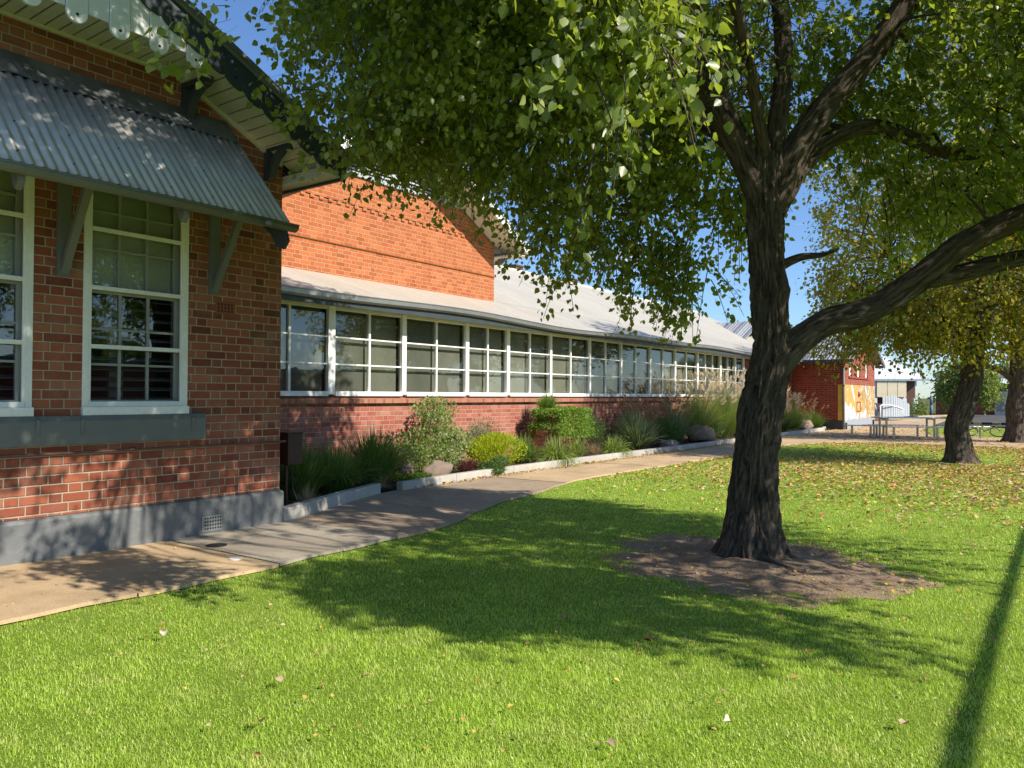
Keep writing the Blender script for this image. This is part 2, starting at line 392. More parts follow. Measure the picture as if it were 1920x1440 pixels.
def catmull(P, step):
    P = [Vector(p) for p in P]; Q = [P[0] * 2 - P[1]] + P + [P[-1] * 2 - P[-2]]; out = []
    for i in range(1, len(Q) - 2):
        n = max(2, int((Q[i + 1] - Q[i]).length / step))
        for k in range(n):
            t = k / n
            out.append(((Q[i] * 2) + (Q[i + 1] - Q[i - 1]) * t + (Q[i - 1] * 2 - Q[i] * 5 + Q[i + 1] * 4 - Q[i + 2]) * t * t + (Q[i] * 3 - Q[i - 1] - Q[i + 1] * 3 + Q[i + 2]) * t ** 3) * .5)
    out.append(P[-1]); return out
class Bark:
    """limbs joined into one bark mesh with UVs (around, along) in metres"""
    def __init__(s): s.V = []; s.F = []; s.UV = []
    def limb(s, pts, rad, n=48, step=.03, ridge=.012, flare=0.0, seed=0.0, knob=()):
        C = catmull(pts, step); m = len(C)
        rc = np.interp(np.linspace(0, 1, m), np.linspace(0, 1, len(rad)), rad)
        a = None; o = len(s.V); ln = 0
        for i, p in enumerate(C):
            t = (C[min(i + 1, m - 1)] - C[max(i - 1, 0)]).normalized()
            if a is None: a = t.cross(Vector((0, 1, .1))).normalized()
            else: a = (a - t * a.dot(t)).normalized()
            b = t.cross(a)
            if i: ln += (C[i] - C[i - 1]).length
            r = rc[i]
            for k in range(n + 1):
                an = 2 * PI * (k % n) / n; ca, sa = math.cos(an), math.sin(an)
                fl = 0
                if flare:
                    h = ln; fl = flare * math.exp(-h * 5.0) * (1 + .75 * math.sin(an * 5 + seed) * math.sin(an * 2 + 1)) + flare * .35 * math.exp(-h * 1.5)
                q = Vector((ca * 1.0, sa * 1.0, 0))
                nz = noise.noise(Vector((ca * r * 28, sa * r * 28, ln * 4.2 + seed)) + Vector((0, 0, 1)) * noise.noise(Vector((ca * 3, sa * 3, ln * 4))))
                rd = 1 - min(1, abs(nz) * 3.2)
                n2 = noise.noise(Vector((ca * 1.3, sa * 1.3, ln * 1.9 + seed * 3)))
                n3 = noise.noise(Vector((ca * r * 70, sa * r * 70, ln * 9 + seed)))
                rr = r * (1 + n2 * .10) + (.5 - rd) * ridge + n3 * ridge * .5 + fl
                for (ks, ka, kr, kw) in knob:
                    rr += kr * math.exp(-((ln - ks) / kw) ** 2 - ((math.atan2(math.sin(an - ka), math.cos(an - ka))) / .5) ** 2)
                s.V.append(p + (a * ca + b * sa) * rr); s.UV.append((k / n * 2 * PI * r, ln))
        w = n + 1
        for i in range(m - 1):
            for k in range(n): s.F.append((o + i * w + k, o + i * w + k + 1, o + (i + 1) * w + k + 1, o + (i + 1) * w + k))
        s.V.append(C[-1] + (C[-1] - C[-2]) * .3); s.UV.append((0, ln)); e = len(s.V) - 1
        for k in range(n): s.F.append((o + (m - 1) * w + k, o + (m - 1) * w + k + 1, e, e))
        return C
    def build(s, name, parent):
        me = bpy.data.meshes.new(name); F = [f if f[2] != f[3] else f[:3] for f in s.F]
        me.from_pydata(s.V, [], F); me.materials.append(M['bark'])
        uv = me.uv_layers.new(name='UV'); li = np.zeros(len(me.loops), dtype=np.int32); me.loops.foreach_get('vertex_index', li)
        uv.data.foreach_set('uv', np.array(s.UV, dtype=np.float32)[li].ravel())
        me.polygons.foreach_set('use_smooth', [True] * len(me.polygons)); me.update()
        o = bpy.data.objects.new(name, me); COL.objects.link(o); o.parent = parent
        o.matrix_parent_inverse = parent.matrix_world.inverted(); return o

# ------------------------------------------------------------------ the setting
GZ = -.035
def _ground(N):
    p = N.pos(); a = N.noise(p, .05, 4); b = N.noise(p, 3, 4)
    c = N.mix(N.mr(a, .35, .65), (.10, .12, .04), (.17, .14, .08)); c = N.mix(N.mr(b, .4, .7, 0, .5), c, (.07, .09, .03))
    N.out(N.princ(c, .95, 0, .1))
M['ground'] = material('rough_ground', _ground)
struct('ground', MB().poly([(-600, -400, -.06), (600, -400, -.06), (600, 900, -.06), (-600, 900, -.06)]), M['ground'])
EY = [-7, 2.1, 5.45, 6.7, 8.95, 12.3, 15.2, 19.3, 24.5, 26.3, 27.6]
EX = [-5.6, -5.62, -5.65, -5.8, -6.5, -7.1, -7.0, -6.9, -7.0, -6.4, -5.0]
def edge(y): return np.interp(y, EY, EX) + .035 * np.sin(y * 2.1) + .02 * np.sin(y * 6.3)
ys = np.linspace(-7, 27.6, 120)
pts = [(edge(y) - .05, y, GZ) for y in ys] + [(16, 27.9, GZ), (16, -7, GZ)]
struct('lawn', MB().poly(pts), M['lawn'])
struct('lawn_beyond_tables', MB().poly([(-4.2, 34.2, GZ), (15, 33.6, GZ), (15, 46.6, GZ), (-5.6, 46.6, GZ), (-5.2, 39, GZ)]), M['lawn'])
# path slabs: separate cast panels with joints
sl = MB()
sl.cur = 0; sl.poly([(-9.0, -8, -.03), (-5.75, -8, -.03), (-5.75, 5.4, -.03), (-6.0, 6.7, -.03), (-6.7, 8.9, -.03), (-7.3, 12.3, -.03), (-7.2, 27, -.03), (-9.0, 27, -.03)])
cuts = [-8, -5.2, -2.4, .6, 3.05, 4.32, 5.9, 7.6, 9.4, 11.2, 13.1, 15, 17, 19, 21, 23, 25, 27.5]
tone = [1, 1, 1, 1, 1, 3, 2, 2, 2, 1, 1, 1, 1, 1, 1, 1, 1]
for i in range(len(cuts) - 1):
    y0, y1 = cuts[i] + .006, cuts[i + 1] - .006
    n = 8; yy = np.linspace(y0, y1, n)
    L = [(-7.43 if y < 5.72 else np.interp(y, [5.72, 8.3, 9, 40], [-7.40, -8.42, -8.55, -8.6]), y, 0) for y in yy]
    Rr = [(float(edge(y)) - .02, y, 0) for y in yy]
    P = [(a, b, .004 * (i % 2)) for a, b, _ in L] + [(a, b, .004 * (i % 2)) for a, b, _ in Rr[::-1]]
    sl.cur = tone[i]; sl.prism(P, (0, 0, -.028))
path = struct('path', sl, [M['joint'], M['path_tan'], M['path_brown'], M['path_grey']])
struct('paving', MB().poly([(-8.6, 27.5, -.004), (9, 27.7, -.02), (9, 33.7, -.02), (-4.3, 34.1, -.004), (-5.3, 39, -.004), (-5.8, 47, -.004), (-6.4, 60, -.004), (-30, 60, -.004), (-30, 45, -.004), (-8.6, 45, -.004)]), M['path_tan'])
struct('car_park', MB().poly([(-7.5, 47, -.012), (60, 46.8, -.012), (80, 100, -.012), (-7.2, 79, -.012), (-6.6, 58, -.012)]), M['asphalt'])
struct('garden_soil', MB().poly([(-10.6, 5.6, .06), (-7.5, 5.75, .04), (-8.5, 8.35, .05), (-8.62, 9, .06), (-8.68, 36.9, .06), (-10.6, 36.9, .06)]), M['mulch'])

# kerbs
def kerb(name, line, label, w=.13, h=.13):
    mb = MB(); n = len(line)
    for i in range(n - 1):
        (x0, y0), (x1, y1) = line[i], line[i + 1]
        g = .004
        mb.bar((x0 - .065, y0 + g, h / 2 - .02), (x1 - .065, y1 - g, h / 2 - .02), w, h + .04)
    return tag(mb.build(name, M['kerb'], None, False, .012), label, 'garden kerb')
kerb('garden_kerb', [(-7.43, 5.74), (-7.78, 6.6), (-8.12, 7.45), (-8.42, 8.28)], 'short concrete garden kerb running from the corner of the near brick building', .14, .15)
kerb('garden_kerb', [(-8.38, 8.72), (-8.52, 10.2), (-8.6, 12.0), (-8.62, 14.0), (-8.62, 16.0), (-8.62, 18.5), (-8.6, 21), (-8.58, 23.5), (-8.6, 26), (-8.62, 28.5), (-8.62, 31), (-8.62, 33.5), (-8.66, 35.6), (-8.9, 36.8)], 'long pale concrete garden kerb beside the path under the window wing')

# ------------------------------------------------------------------ building 1: near brick building with gable facing the lawn
WX = -7.47
B1 = empty('brick_schoolhouse', (WX, 2.5, 0), 'near red brick building with scalloped dark bargeboard and corrugated window awning', 'building')
def wall_cells(mb, x, ylist, zlist, holes, depth):
    for i in range(len(ylist) - 1):
        for j in range(len(zlist) - 1):
            y0, y1, z0, z1 = ylist[i], ylist[i + 1], zlist[j], zlist[j + 1]
            if any(a <= y0 and y1 <= b and c <= z0 and z1 <= d for a, b, c, d in holes): continue
            mb.poly([(x, y0, z0), (x, y1, z0), (x, y1, z1), (x, y0, z1)])
    for a, b, c, d in holes:
        q = x - depth
        mb.poly([(x, a, c), (x, a, d), (q, a, d), (q, a, c)]); mb.poly([(x, b, d), (x, b, c), (q, b, c), (q, b, d)])
        mb.poly([(x, a, d), (x, b, d), (q, b, d), (q, a, d)]); mb.poly([(x, b, c), (x, a, c), (q, a, c), (q, b, c)])
WIN = [(3.48, 4.54), (1.99, 3.05), (.50, 1.56)]
w = MB()
ylist = sorted({-.72, 5.72} | {v for ab in WIN for v in ab}); holes = [(a, b, 1.29, 3.66) for a, b in WIN]
wall_cells(w, WX, ylist, [.38, 1.29, 3.66, 4.4], holes, .11)
w.poly([(WX, -.72, 4.4), (WX, 5.72, 4.4), (WX, 4.9, 4.82), (WX, .1, 4.82)])
w.poly([(WX, 5.72, .38), (-13, 5.72, .38), (-13, 5.72, 4.4), (WX, 5.72, 4.4)])
w.poly([(WX, -.72, 4.4), (-13, -.72, 4.4), (-13, -.72, .38), (WX, -.72, .38)])
w.build('wall', M['brick_old'], B1)
pl = MB().box(-13, WX + .045, -.765, 5.765, -.06, .375)
pl.build('plinth', M['plinth'], B1, False, .035)
v = MB().box(WX + .044, WX + .052, 4.70, 4.93, .03, .19)
vent = v.build('floor_vent', M['sash'], B1)
hm = MB()
for i in range(7):
    for j in range(4):
        y = 4.722 + i * .0305; z = .043 + j * .037; c = WX + .0545
        if (i + j) % 2: hm.poly([(c, y, z + .014), (c, y + .012, z), (c, y + .024, z + .014), (c, y + .012, z + .028)])
        else: hm.poly([(c, y + .004, z + .004), (c, y + .02, z + .004), (c, y + .02, z + .024), (c, y + .004, z + .024)])
hm.build('grille', M['black'], vent)
v = MB().box(WX - .01, WX + .006, 4.86, 5.10, 2.36, 2.50); vent = v.build('air_brick', M['terracotta'], B1)
hm = MB()
for i in range(5):
    for j in range(3):
        hm.poly([(WX + .0085, 4.885 + i * .041, 2.385 + j * .036), (WX + .0085, 4.907 + i * .041, 2.385 + j * .036), (WX + .0085, 4.907 + i * .041, 2.409 + j * .036), (WX + .0085, 4.885 + i * .041, 2.409 + j * .036)])
hm.build('grille', M['black'], vent)
# rendered sill band under the three windows
s = MB().prism([(WX - .02, .26, 1.02), (WX + .07, .26, 1.02), (WX + .075, .26, 1.235), (WX + .05, .26, 1.285), (WX - .02, .26, 1.285)], (0, 4.46, 0))
for a, b in WIN:
    for yy in (a - .04, b + .01): s.prism([(WX + .04, yy, 1.283), (WX + .098, yy, 1.25), (WX + .08, yy, 1.11), (WX + .07, yy, 1.11)], (0, .03, 0))
s.build('sill_band', M['grey'], B1, False, .006)
pp = MB().tube([(WX + .03, -.7, .955), (WX + .03, 1.5, .95), (WX + .03, 3.2, .945), (WX + .03, 4.6, .94), (WX + .03, 5.78, .94)], .013, 10)
for y in (.4, 1.6, 2.75, 3.95, 5.1): pp.tube([(WX + .03, y - .02, .946), (WX + .03, y + .02, .946)], .02, 10); pp.box(WX, WX + .03, y - .008, y + .008, .935, .955)
pp.build('water_pipe', M['pipe'], B1, True)

def window1(y0, y1):
    f = MB(); x0, x1 = WX - .03, WX + .012
    z0, z1 = 1.29, 3.66
    f.box(x0 - .02, x1 + .03, y0 - .005, y1 + .005, z0 - .004, z0 + .075)
    f.box(x0, x1, y0, y0 + .055, z0 + .075, z1); f.box(x0, x1, y1 - .055, y1, z0 + .075, z1)
    f.box(x0, x1, y0 + .055, y1 - .055, z1 - .06, z1)
    f.box(x0 + .01, x1 - .012, y0 + .055, y1 - .055, z0 + .075, z0 + .125)
    for yy in (y0 + .055, y1 - .08): f.box(x0 + .01, x1 - .008, yy, yy + .025, z0 + .125, z1 - .06)
    for z in (1.94, 2.50, 3.06): f.box(x0 + .01, x1 - .008, y0 + .08, y1 - .08, z - .02, z + .02)
    fr = f.build('window', M['white'], B1, False, .003)
    s = MB(); a, b = y0 + .02, y1 - .02; xs0, xs1 = WX - .10, WX - .065
    for lo, hi, off in ((1.32, 2.50, 0.0), (2.48, 3.66, -.03)):
        xa, xb = xs0 + off, xs1 + off
        bot = .11 if lo < 2 else .05
        s.box(xa, xb, a, a + .085, lo, hi); s.box(xa, xb, b - .085, b, lo, hi)
        s.box(xa, xb, a + .085, b - .085, lo, lo + bot); s.box(xa, xb, a + .085, b - .085, hi - .045, hi)
        ww = (b - a - .17) / 3; hh = (hi - .045 - lo - bot) / 3
        for k in (1, 2): s.box(xa + .006, xb - .004, a + .085 + ww * k - .013, a + .085 + ww * k + .013, lo + bot, hi - .045)
        for k in (1, 2):
            for q in range(3): s.box(xa + .007, xb - .006, a + .085 + ww * q + (.013 if q else 0), a + .085 + ww * (q + 1) - (.013 if q < 2 else 0), lo + bot + hh * k - .011, lo + bot + hh * k + .011)
    s.build('sash', M['sash'], fr, False, .002)
    g = MB(); g.poly([(WX - .09, a + .08, 1.4), (WX - .09, b - .08, 1.4), (WX - .09, b - .08, 2.48), (WX - .09, a + .08, 2.48)])
    g.poly([(WX - .12, a + .08, 2.5), (WX - .12, b - .08, 2.5), (WX - .12, b - .08, 3.63), (WX - .12, a + .08, 3.63)])
    g.build('pane', M['glass'], fr)
    bl = MB(); nn = 13
    bl.poly([(WX - .17, a, 2.47), (WX - .17, b, 2.47), (WX - .17, b, 3.7), (WX - .17, a, 3.7)])
    bl.build('blind', M['blind'], fr)
    lv = MB()
    for k in range(11): lv.prism([(WX - .16, a, 1.42 + k * .1), (WX - .235, a, 1.45 + k * .1), (WX - .235, a, 1.456 + k * .1), (WX - .16, a, 1.427 + k * .1)], (0, b - a, 0))
    lv.box(WX - .3, WX - .24, (a + b) / 2 - .16, (a + b) / 2 - .02, 1.3, 2.6)
    lv.build('louvre', M['slat'], fr)
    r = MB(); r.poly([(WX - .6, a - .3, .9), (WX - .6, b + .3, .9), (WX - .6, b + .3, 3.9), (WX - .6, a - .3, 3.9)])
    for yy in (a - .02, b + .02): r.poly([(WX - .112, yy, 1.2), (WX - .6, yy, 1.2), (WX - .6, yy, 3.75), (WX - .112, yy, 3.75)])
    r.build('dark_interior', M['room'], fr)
for a, b in WIN: window1(a, b)

# awning: corrugated sheet over the windows, flashing, gutter, timber brackets
AY0, AY1 = .04, 4.96
ax0, az0, ax1, az1 = WX + .0, 4.45, -6.36, 3.22
sx, sz = ax1 - ax0, az1 - az0; sl_ = math.hypot(sx, sz); nxa, nza = -sz / sl_, sx / sl_
per = .082; npy = int((AY1 - AY0) / per * 10)
V = []; F = []
for j in range(2):
    t = (.17, 1.0)[j]
    for i in range(npy + 1):
        y = AY0 + (AY1 - AY0) * i / npy; h = .0115 * math.cos(2 * PI * (y - AY0) / per)
        V.append((ax0 + sx * t + nxa * h, y, az0 + sz * t + nza * h))
for i in range(npy): F.append((i, i + 1, npy + 2 + i, npy + 1 + i))
aw = npmesh('awning', np.array(V), np.array(F), M['awning'], B1, True)
sol = aw.modifiers.new('thick', 'SOLIDIFY'); sol.thickness = .004
u = MB()
for xx in range(1):
    u.prism([(ax0 + .02, AY0 + .03, az0 - .06), (ax1 - .04, AY0 + .03, az1 - .02), (ax1 - .06, AY0 + .03, az1 - .045), (ax0 + .02, AY0 + .03, az0 - .10)], (0, AY1 - AY0 - .06, 0))
u.build('awning_lining', M['darkgrey'], aw)
fl = MB()
N_ = 60
rng = random.Random(3)
top = []; bot = []
for i in range(N_ + 1):
    y = AY0 - .01 + (AY1 - AY0 + .02) * i / N_
    top.append((WX + .006, y, 4.475 + rng.uniform(-.002, .002)))
    t = .215; h = .016 + .004 * math.sin(i * 1.7)
    bot.append((ax0 + sx * t + nxa * h, y, az0 + sz * t + nza * h + rng.uniform(-.006, .006)))
for i in range(N_): fl.add([top[i], top[i + 1], bot[i + 1], bot[i]], [(0, 1, 2, 3)])
fl.build('flashing', M['flashing'], aw, True)
for t in (.42, .68, .93):
    for k in range(0, 60, 5):
        y = AY0 + per * (k + (1 if t == .68 else 0)); h = .024
        if y < AY1: c = Vector((ax0 + sx * t + nxa * h, y, az0 + sz * t + nza * h)); MB().tube([c, c + Vector((nxa, 0, nza)) * .006], .008, 6).build('roofing_screw', M['darkgrey'], aw)
gx, gz = -6.315, 3.185
gp = []
for k in range(9):
    an = PI + PI * k / 8; gp.append((gx + .062 * math.cos(an), AY0 - .03, gz + .062 * math.sin(an)))
for k in range(8, -1, -1):
    an = PI + PI * k / 8; gp.append((gx + .056 * math.cos(an), AY0 - .03, gz + .056 * math.sin(an)))
gt = MB().prism(gp, (0, AY1 - AY0 + .07, 0))
gt.tube([(gx + .06, AY0 - .03, gz + .004), (gx + .06, AY1 + .04, gz + .004)], .009, 8)
gt.poly([(gx - .06, AY1 + .04, gz), (gx + .06, AY1 + .04, gz)] + [(gx + .06 * math.cos(-PI * k / 8), AY1 + .04, gz + .06 * math.sin(-PI * k / 8)) for k in range(1, 8)])
g_ = gt.build('gutter', M['grey'], aw, True)
MB().tube([(gx, 4.62, gz - .02), (gx + .12, 4.62, gz - .05)], .026, 12).build('overflow_spout', M['grey'], g_, True)
MB().prism([(gx - .4, AY1 - .08, gz + .05), (gx - .02, AY1 - .08, gz - .03), (gx + .03, AY1 - .08, gz - .16), (gx - .04, AY1 - .08, gz - .24), (gx - .15, AY1 - .08, gz - .2), (gx - .24, AY1 - .08, gz - .07)], (0, .035, 0)).build('barge_end', M['darkgrey'], aw, False, .004)
for y in (.9, 2.48, 3.82):
    MB().prism([(gx - .28, y, gz + .12), (gx - .03, y, gz - .02), (gx - .03, y, gz - .10), (gx - .09, y, gz - .16), (gx - .13, y, gz - .13), (gx - .2, y, gz + .02)], (0, .05, 0)).build('rafter_tail', M['grey'], aw, False, .003)
for y in (3.29, 4.82, .22, 1.75):
    b = MB().box(WX + .002, WX + .06, y - .055, y + .055, 2.56, 4.2)
    b.bar((WX + .04, y, 2.60), (-6.80, y, 3.62), .06, .07, (0, 1, 0))
    b.build('bracket', M['grey'], aw, False, .005)

# gable roof of building 1
YC, EYE = 2.5, 6.12
BX = -6.83
def rake(y): return 5.90 - .465 * abs(y - YC)      # top of bargeboard
ridge = rake(YC)
rf = MB()
for sgn in (1, -1):
    ye = YC + sgn * (EYE - YC + .03)
    A = [(BX + .03, YC, ridge + .035), (BX + .03, ye, rake(ye) + .035), (-15.5, ye, rake(ye) + .035), (-15.5, YC, ridge + .035)]
    rf.prism(A, (0, 0, -.03))
rfo = rf.build('roof', M['roof_b1'], B1)
MB().bar((BX + .05, YC + .01, ridge + .045), (BX + .05, EYE + .04, rake(EYE) + .03), .05, .045).bar((BX + .05, YC - .01, ridge + .045), (BX + .05, 2 * YC - EYE - .04, rake(EYE) + .03), .05, .045).build('verge_trim', M['grey'], rfo)
# dark scalloped bargeboards
for sgn in (1, -1):
    bb = MB(); top = []; low = []
    L = EYE - YC; n = 16
    for i in range(n * 10 + 1):
        t = i / (n * 10); y = t * L
        zt = rake(YC + y) - .004
        ph = (t * n) % 1.0
        sc = .235 + .048 * math.sqrt(max(0, 1 - (2 * ph - 1) ** 2))
        if t > .925: sc = .235 - .05 * math.sin((t - .925) / .075 * PI) * (1) + (t - .925) * .2
        top.append((y, zt)); low.append((y, zt - sc))
    for i in range(len(top) - 1):
        q = [(BX, YC + sgn * top[i][0], top[i][1]), (BX, YC + sgn * top[i + 1][0], top[i + 1][1]), (BX, YC + sgn * low[i + 1][0], low[i + 1][1]), (BX, YC + sgn * low[i][0], low[i][1])]
        bb.prism(q, (-.032, 0, 0))
    bo = bb.build('bargeboard', M['darkgrey'], rfo)
    for k in range(14):
        y = (k + .5) / n * L; z = rake(YC + y) - .195
        if k > 5: MB().tube([(BX - .002, YC + sgn * y, z), (BX + .003, YC + sgn * y, z)], .014, 10).build('drilled_hole', M['black'], bo)
# white vertical boards of the gable face, alternate ones long with rounded drilled ends
gb = MB(); hb = []; k = 0
y = YC - 2.05
XF = BX - .05
while y < YC + 2.0:
    y1 = y + .178; long = k % 2 == 0
    zt = min(rake(y), rake(y1)) - .2
    if long:
        zb = 4.66; pts = [(XF, y, zb + .09)] + [(XF, y + .089 - .089 * math.cos(PI * q / 10), zb + .09 - .089 * math.sin(PI * q / 10)) for q in range(1, 10)] + [(XF, y1, zb + .09)]
        hb.append(MB().tube([(XF + .03, y + .089, zb + .075), (XF + .034, y + .089, zb + .075)], .013, 10))
        th = .032
    else:
        zb = 4.775; pts = [(XF, y, zb), (XF, y1, zb)]; th = .02
    if zt > zb + .12: gb.prism(pts + [(XF, y1, max(zt, zb + .1)), (XF, y, max(zt, zb + .1))], (th, 0, 0))
    y += .184; k += 1
gbo = gb.build('gable_board', M['white'], B1, False, .004)
for h_ in hb: h_.build('drilled_hole', M['black'], gbo)
# slatted soffits: level box under the gable face, then following the rake
so = MB(); bk = MB()
y = YC - 1.95
while y < YC + 1.93:
    so.box(WX + .03, XF, y, y + .105, 4.80, 4.815); y += .122
bk.box(WX + .0, XF - .002, YC - 1.97, YC + 1.97, 4.835, 4.85)
def sof(y): return rake(y) - .225
for sgn in (1, -1):
    y = 1.97
    while y < 3.50:
        ya, yb = YC + sgn * y, YC + sgn * (y + .105)
        so.prism([(WX + .03, ya, sof(ya)), (WX + .03, yb, sof(yb)), (WX + .03, yb, sof(yb) + .014), (WX + .03, ya, sof(ya) + .014)], (XF + .02 - WX - .03, 0, 0)); y += .122
    a, b = YC + sgn * 1.95, YC + sgn * 3.55
    bk.prism([(WX, a, sof(a) + .03), (WX, b, sof(b) + .03), (WX, b, sof(b) + .045), (WX, a, sof(a) + .045)], (XF - WX, 0, 0))
    so.bar((WX + .02, YC + sgn * 1.95, sof(YC + 1.95) - .012), (WX + .02, YC + sgn * 3.2, sof(YC + 3.2) - .012), .04, .05)
so.box(WX + .002, WX + .04, YC - 1.95, YC + 1.95, 4.765, 4.798)
soo = so.build('soffit', M['cream'], B1, False, .002)
bk.build('soffit_backing', M['black'], soo)
eb = MB()
eb.box(-13, BX - .04, 5.725, 6.10, 4.03, 4.05); eb.box(-13, BX - .04, 5.74, 5.80, 3.985, 4.03); eb.box(-13, BX - .04, 5.725, 5.76, 3.95, 3.99)
eb.prism([(BX - .04, 5.74, 4.05), (BX - .04, 6.10, 4.05), (BX - .04, 6.10, 4.14), (BX - .04, 5.74, 4.32)], (-.02, 0, 0))
eb.build('eave_lining', M['cream'], soo, False, .004)
MB().box(-13, BX - .01, 6.10, 6.14, 4.0, 4.2).build('fascia', M['darkgrey'], soo)
for y in (YC + 1.98, YC + 3.0, YC - 1.98, YC - 3.0):
    zz = (4.79 if abs(y - YC) < 2.2 else 4.41)
    cap = MB().box(WX + .005, XF + .02, y - .085, y + .085, zz - .045, zz - .004).box(WX + .005, XF - .02, y - .07, y + .07, zz - .07, zz - .046)
    bo = cap.build('eave_block', M['cream'], soo, False, .004)
    x0 = WX + .002; z = zz - .072
    P = [(0, 0), (.44, 0), (.46, -.05), (.43, -.085), (.33, -.10), (.20, -.17), (.13, -.27), (.115, -.36), (.08, -.40), (.0, -.40)]
    br = MB()
    # open bracket: outer curved brace, wall leg and top arm
    br.prism([(x0, y - .045, z), (x0 + .44, y - .045, z), (x0 + .46, y - .045, z - .06), (x0, y - .045, z - .06)], (0, .09, 0))
    br.prism([(x0, y - .045, z - .062), (x0 + .07, y - .045, z - .062), (x0 + .07, y - .045, z - .4), (x0, y - .045, z - .4)], (0, .09, 0))
    cv = [(.44, -.062), (.42, -.09), (.32, -.105), (.22, -.17), (.15, -.26), (.12, -.36), (.072, -.40)]; ci = [(.072, -.29), (.12, -.18), (.2, -.105), (.27, -.062)]
    br.prism([(x0 + a, y - .04, z + b) for a, b in cv + ci], (0, .08, 0))
    br.build('eave_bracket', M['darkgrey'], soo, False, .004)

# ------------------------------------------------------------------ building 2: window wing, verandah roof, brick gable behind it
WW = -10.5
B2 = empty('window_wing', (WW, 20, 0), 'long brick classroom wing with a band of white framed windows and cream metal roof', 'building')
w = MB(); w.poly([(WW, 5.72, 0), (WW, 37.1, 0), (WW, 37.1, 1.33), (WW, 5.72, 1.33)])
w.build('low_wall', M['brick_low'], B2)
w = MB().prism([(WW - .1, 5.73, 1.33), (WW + .085, 5.73, 1.33), (WW + .085, 5.73, 1.405), (WW - .1, 5.73, 1.47)], (0, 24.6, 0))
w.build('brick_sill', M['brick_sill'], B2)
w = MB(); w.poly([(WW, 30.33, 1.33), (WW, 37.1, 1.33), (WW, 37.1, 3.05), (WW, 30.33, 3.05)]); w.build('end_wall', M['brick_mural'], B2)
MB().box(WW + .0, WW + .08, 31.9, 32.9, .1, 2.9).build('door', M['white'], B2, False, .01)
bays = [(5.75, 7.3, 2), (7.38, 9.0, 2), (9.16, 10.84, 2), (10.96, 12.78, 2), (12.90, 14.28, 2), (14.40, 16.11, 2), (16.20, 18.06, 2), (18.14, 19.86, 2), (19.95, 21.75, 2), (21.87, 23.62, 2), (23.74, 25.52, 2), (25.65, 27.72, 3), (27.85, 29.3, 2), (29.42, 30.25, 1)]
random.seed(5)
for i, (a, b, n) in enumerate(bays):
    z0, z1 = 1.49, 3.04; f = MB(); xa, xb = WW - .02, WW + .045
    nxt = bays[i + 1][0] if i + 1 < len(bays) else b + .12
    f.box(xa, xb + .015, b, nxt - .002, z0, z1)                       # post
    f.box(xa, xb + .03, a, b - .001, z0 - .03, z0 + .055); f.box(xa, xb, a, b, z1 - .06, z1)
    pw = (b - a) / n
    for k in range(1, n): f.box(xa, xb - .006, a + pw * k - .024, a + pw * k + .024, z0 + .055, z1 - .06)
    for k in range(n):
        ya = a + pw * k + (.024 if k else 0); yb = a + pw * (k + 1) - (.024 if k < n - 1 else 0)
        for q in (1, 2): zz = z0 + .055 + (z1 - z0 - .115) * q / 3; f.box(xa + .01, xb - .015, ya, yb, zz - .014, zz + .014)
    fr = f.build('window', M['white'], B2, False, .004)
    MB().poly([(WW, a, z0 + .05), (WW, b, z0 + .05), (WW, b, z1 - .05), (WW, a, z1 - .05)]).build('pane', M['glass'], fr)
    for k in range(n):
        ya, yb = a + pw * k, a + pw * (k + 1)
        drop = [1.0, 1.0, 1.0, 1.0, 1.0, 1.0, 1.0, .98, .8, 1.0, .9, .7, .75, .5][i] * random.uniform(.97, 1)
        zb = z1 - (z1 - z0) * drop; xx = WW - .11
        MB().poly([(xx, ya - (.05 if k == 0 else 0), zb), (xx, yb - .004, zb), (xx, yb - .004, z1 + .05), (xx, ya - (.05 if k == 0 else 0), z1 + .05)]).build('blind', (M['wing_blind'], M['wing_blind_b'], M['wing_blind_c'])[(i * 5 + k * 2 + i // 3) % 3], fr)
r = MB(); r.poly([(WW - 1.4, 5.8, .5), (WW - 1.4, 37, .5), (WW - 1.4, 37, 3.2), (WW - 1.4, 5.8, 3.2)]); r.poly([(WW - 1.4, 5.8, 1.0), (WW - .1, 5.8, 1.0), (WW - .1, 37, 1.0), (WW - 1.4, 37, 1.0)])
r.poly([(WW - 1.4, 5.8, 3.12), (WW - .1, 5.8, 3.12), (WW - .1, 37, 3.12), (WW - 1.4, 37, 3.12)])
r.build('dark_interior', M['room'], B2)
s = MB().box(WW - .2, -9.99, 5.73, 37.0, 3.045, 3.065); s.box(WW + .001, WW + .05, 5.73, 37, 3.0, 3.044); s.build('soffit', M['cream'], B2, False, .003)
# roof: lower verandah pitch then main pitch up to the ridge; the eave sags a little along its length
rf = MB(); rn = 80
def sag(y): return .05 * math.sin((y - 6) * .42) * math.exp(-((y - 17) / 7) ** 2) - .02 * math.sin(y * .9)
for i in range(rn):
    a = 5.74 + (37.2 - 5.74) * i / rn; b = 5.74 + (37.2 - 5.74) * (i + 1) / rn
    rf.add([(-9.96, a, 3.20 + sag(a)), (-9.96, b, 3.20 + sag(b)), (-12.0, b, 3.90), (-12.0, a, 3.90)], [(0, 1, 2, 3)])
    rf.add([(-9.96, a, 3.18 + sag(a)), (-9.96, b, 3.18 + sag(b)), (-12.0, b, 3.88), (-12.0, a, 3.88)], [(3, 2, 1, 0)])
    rf.add([(-9.96, a, 3.18 + sag(a)), (-9.96, b, 3.18 + sag(b)), (-9.96, b, 3.20 + sag(b)), (-9.96, a, 3.20 + sag(a))], [(0, 1, 2, 3)])
rf.build('verandah_roof', M['roof_cream'], B2)
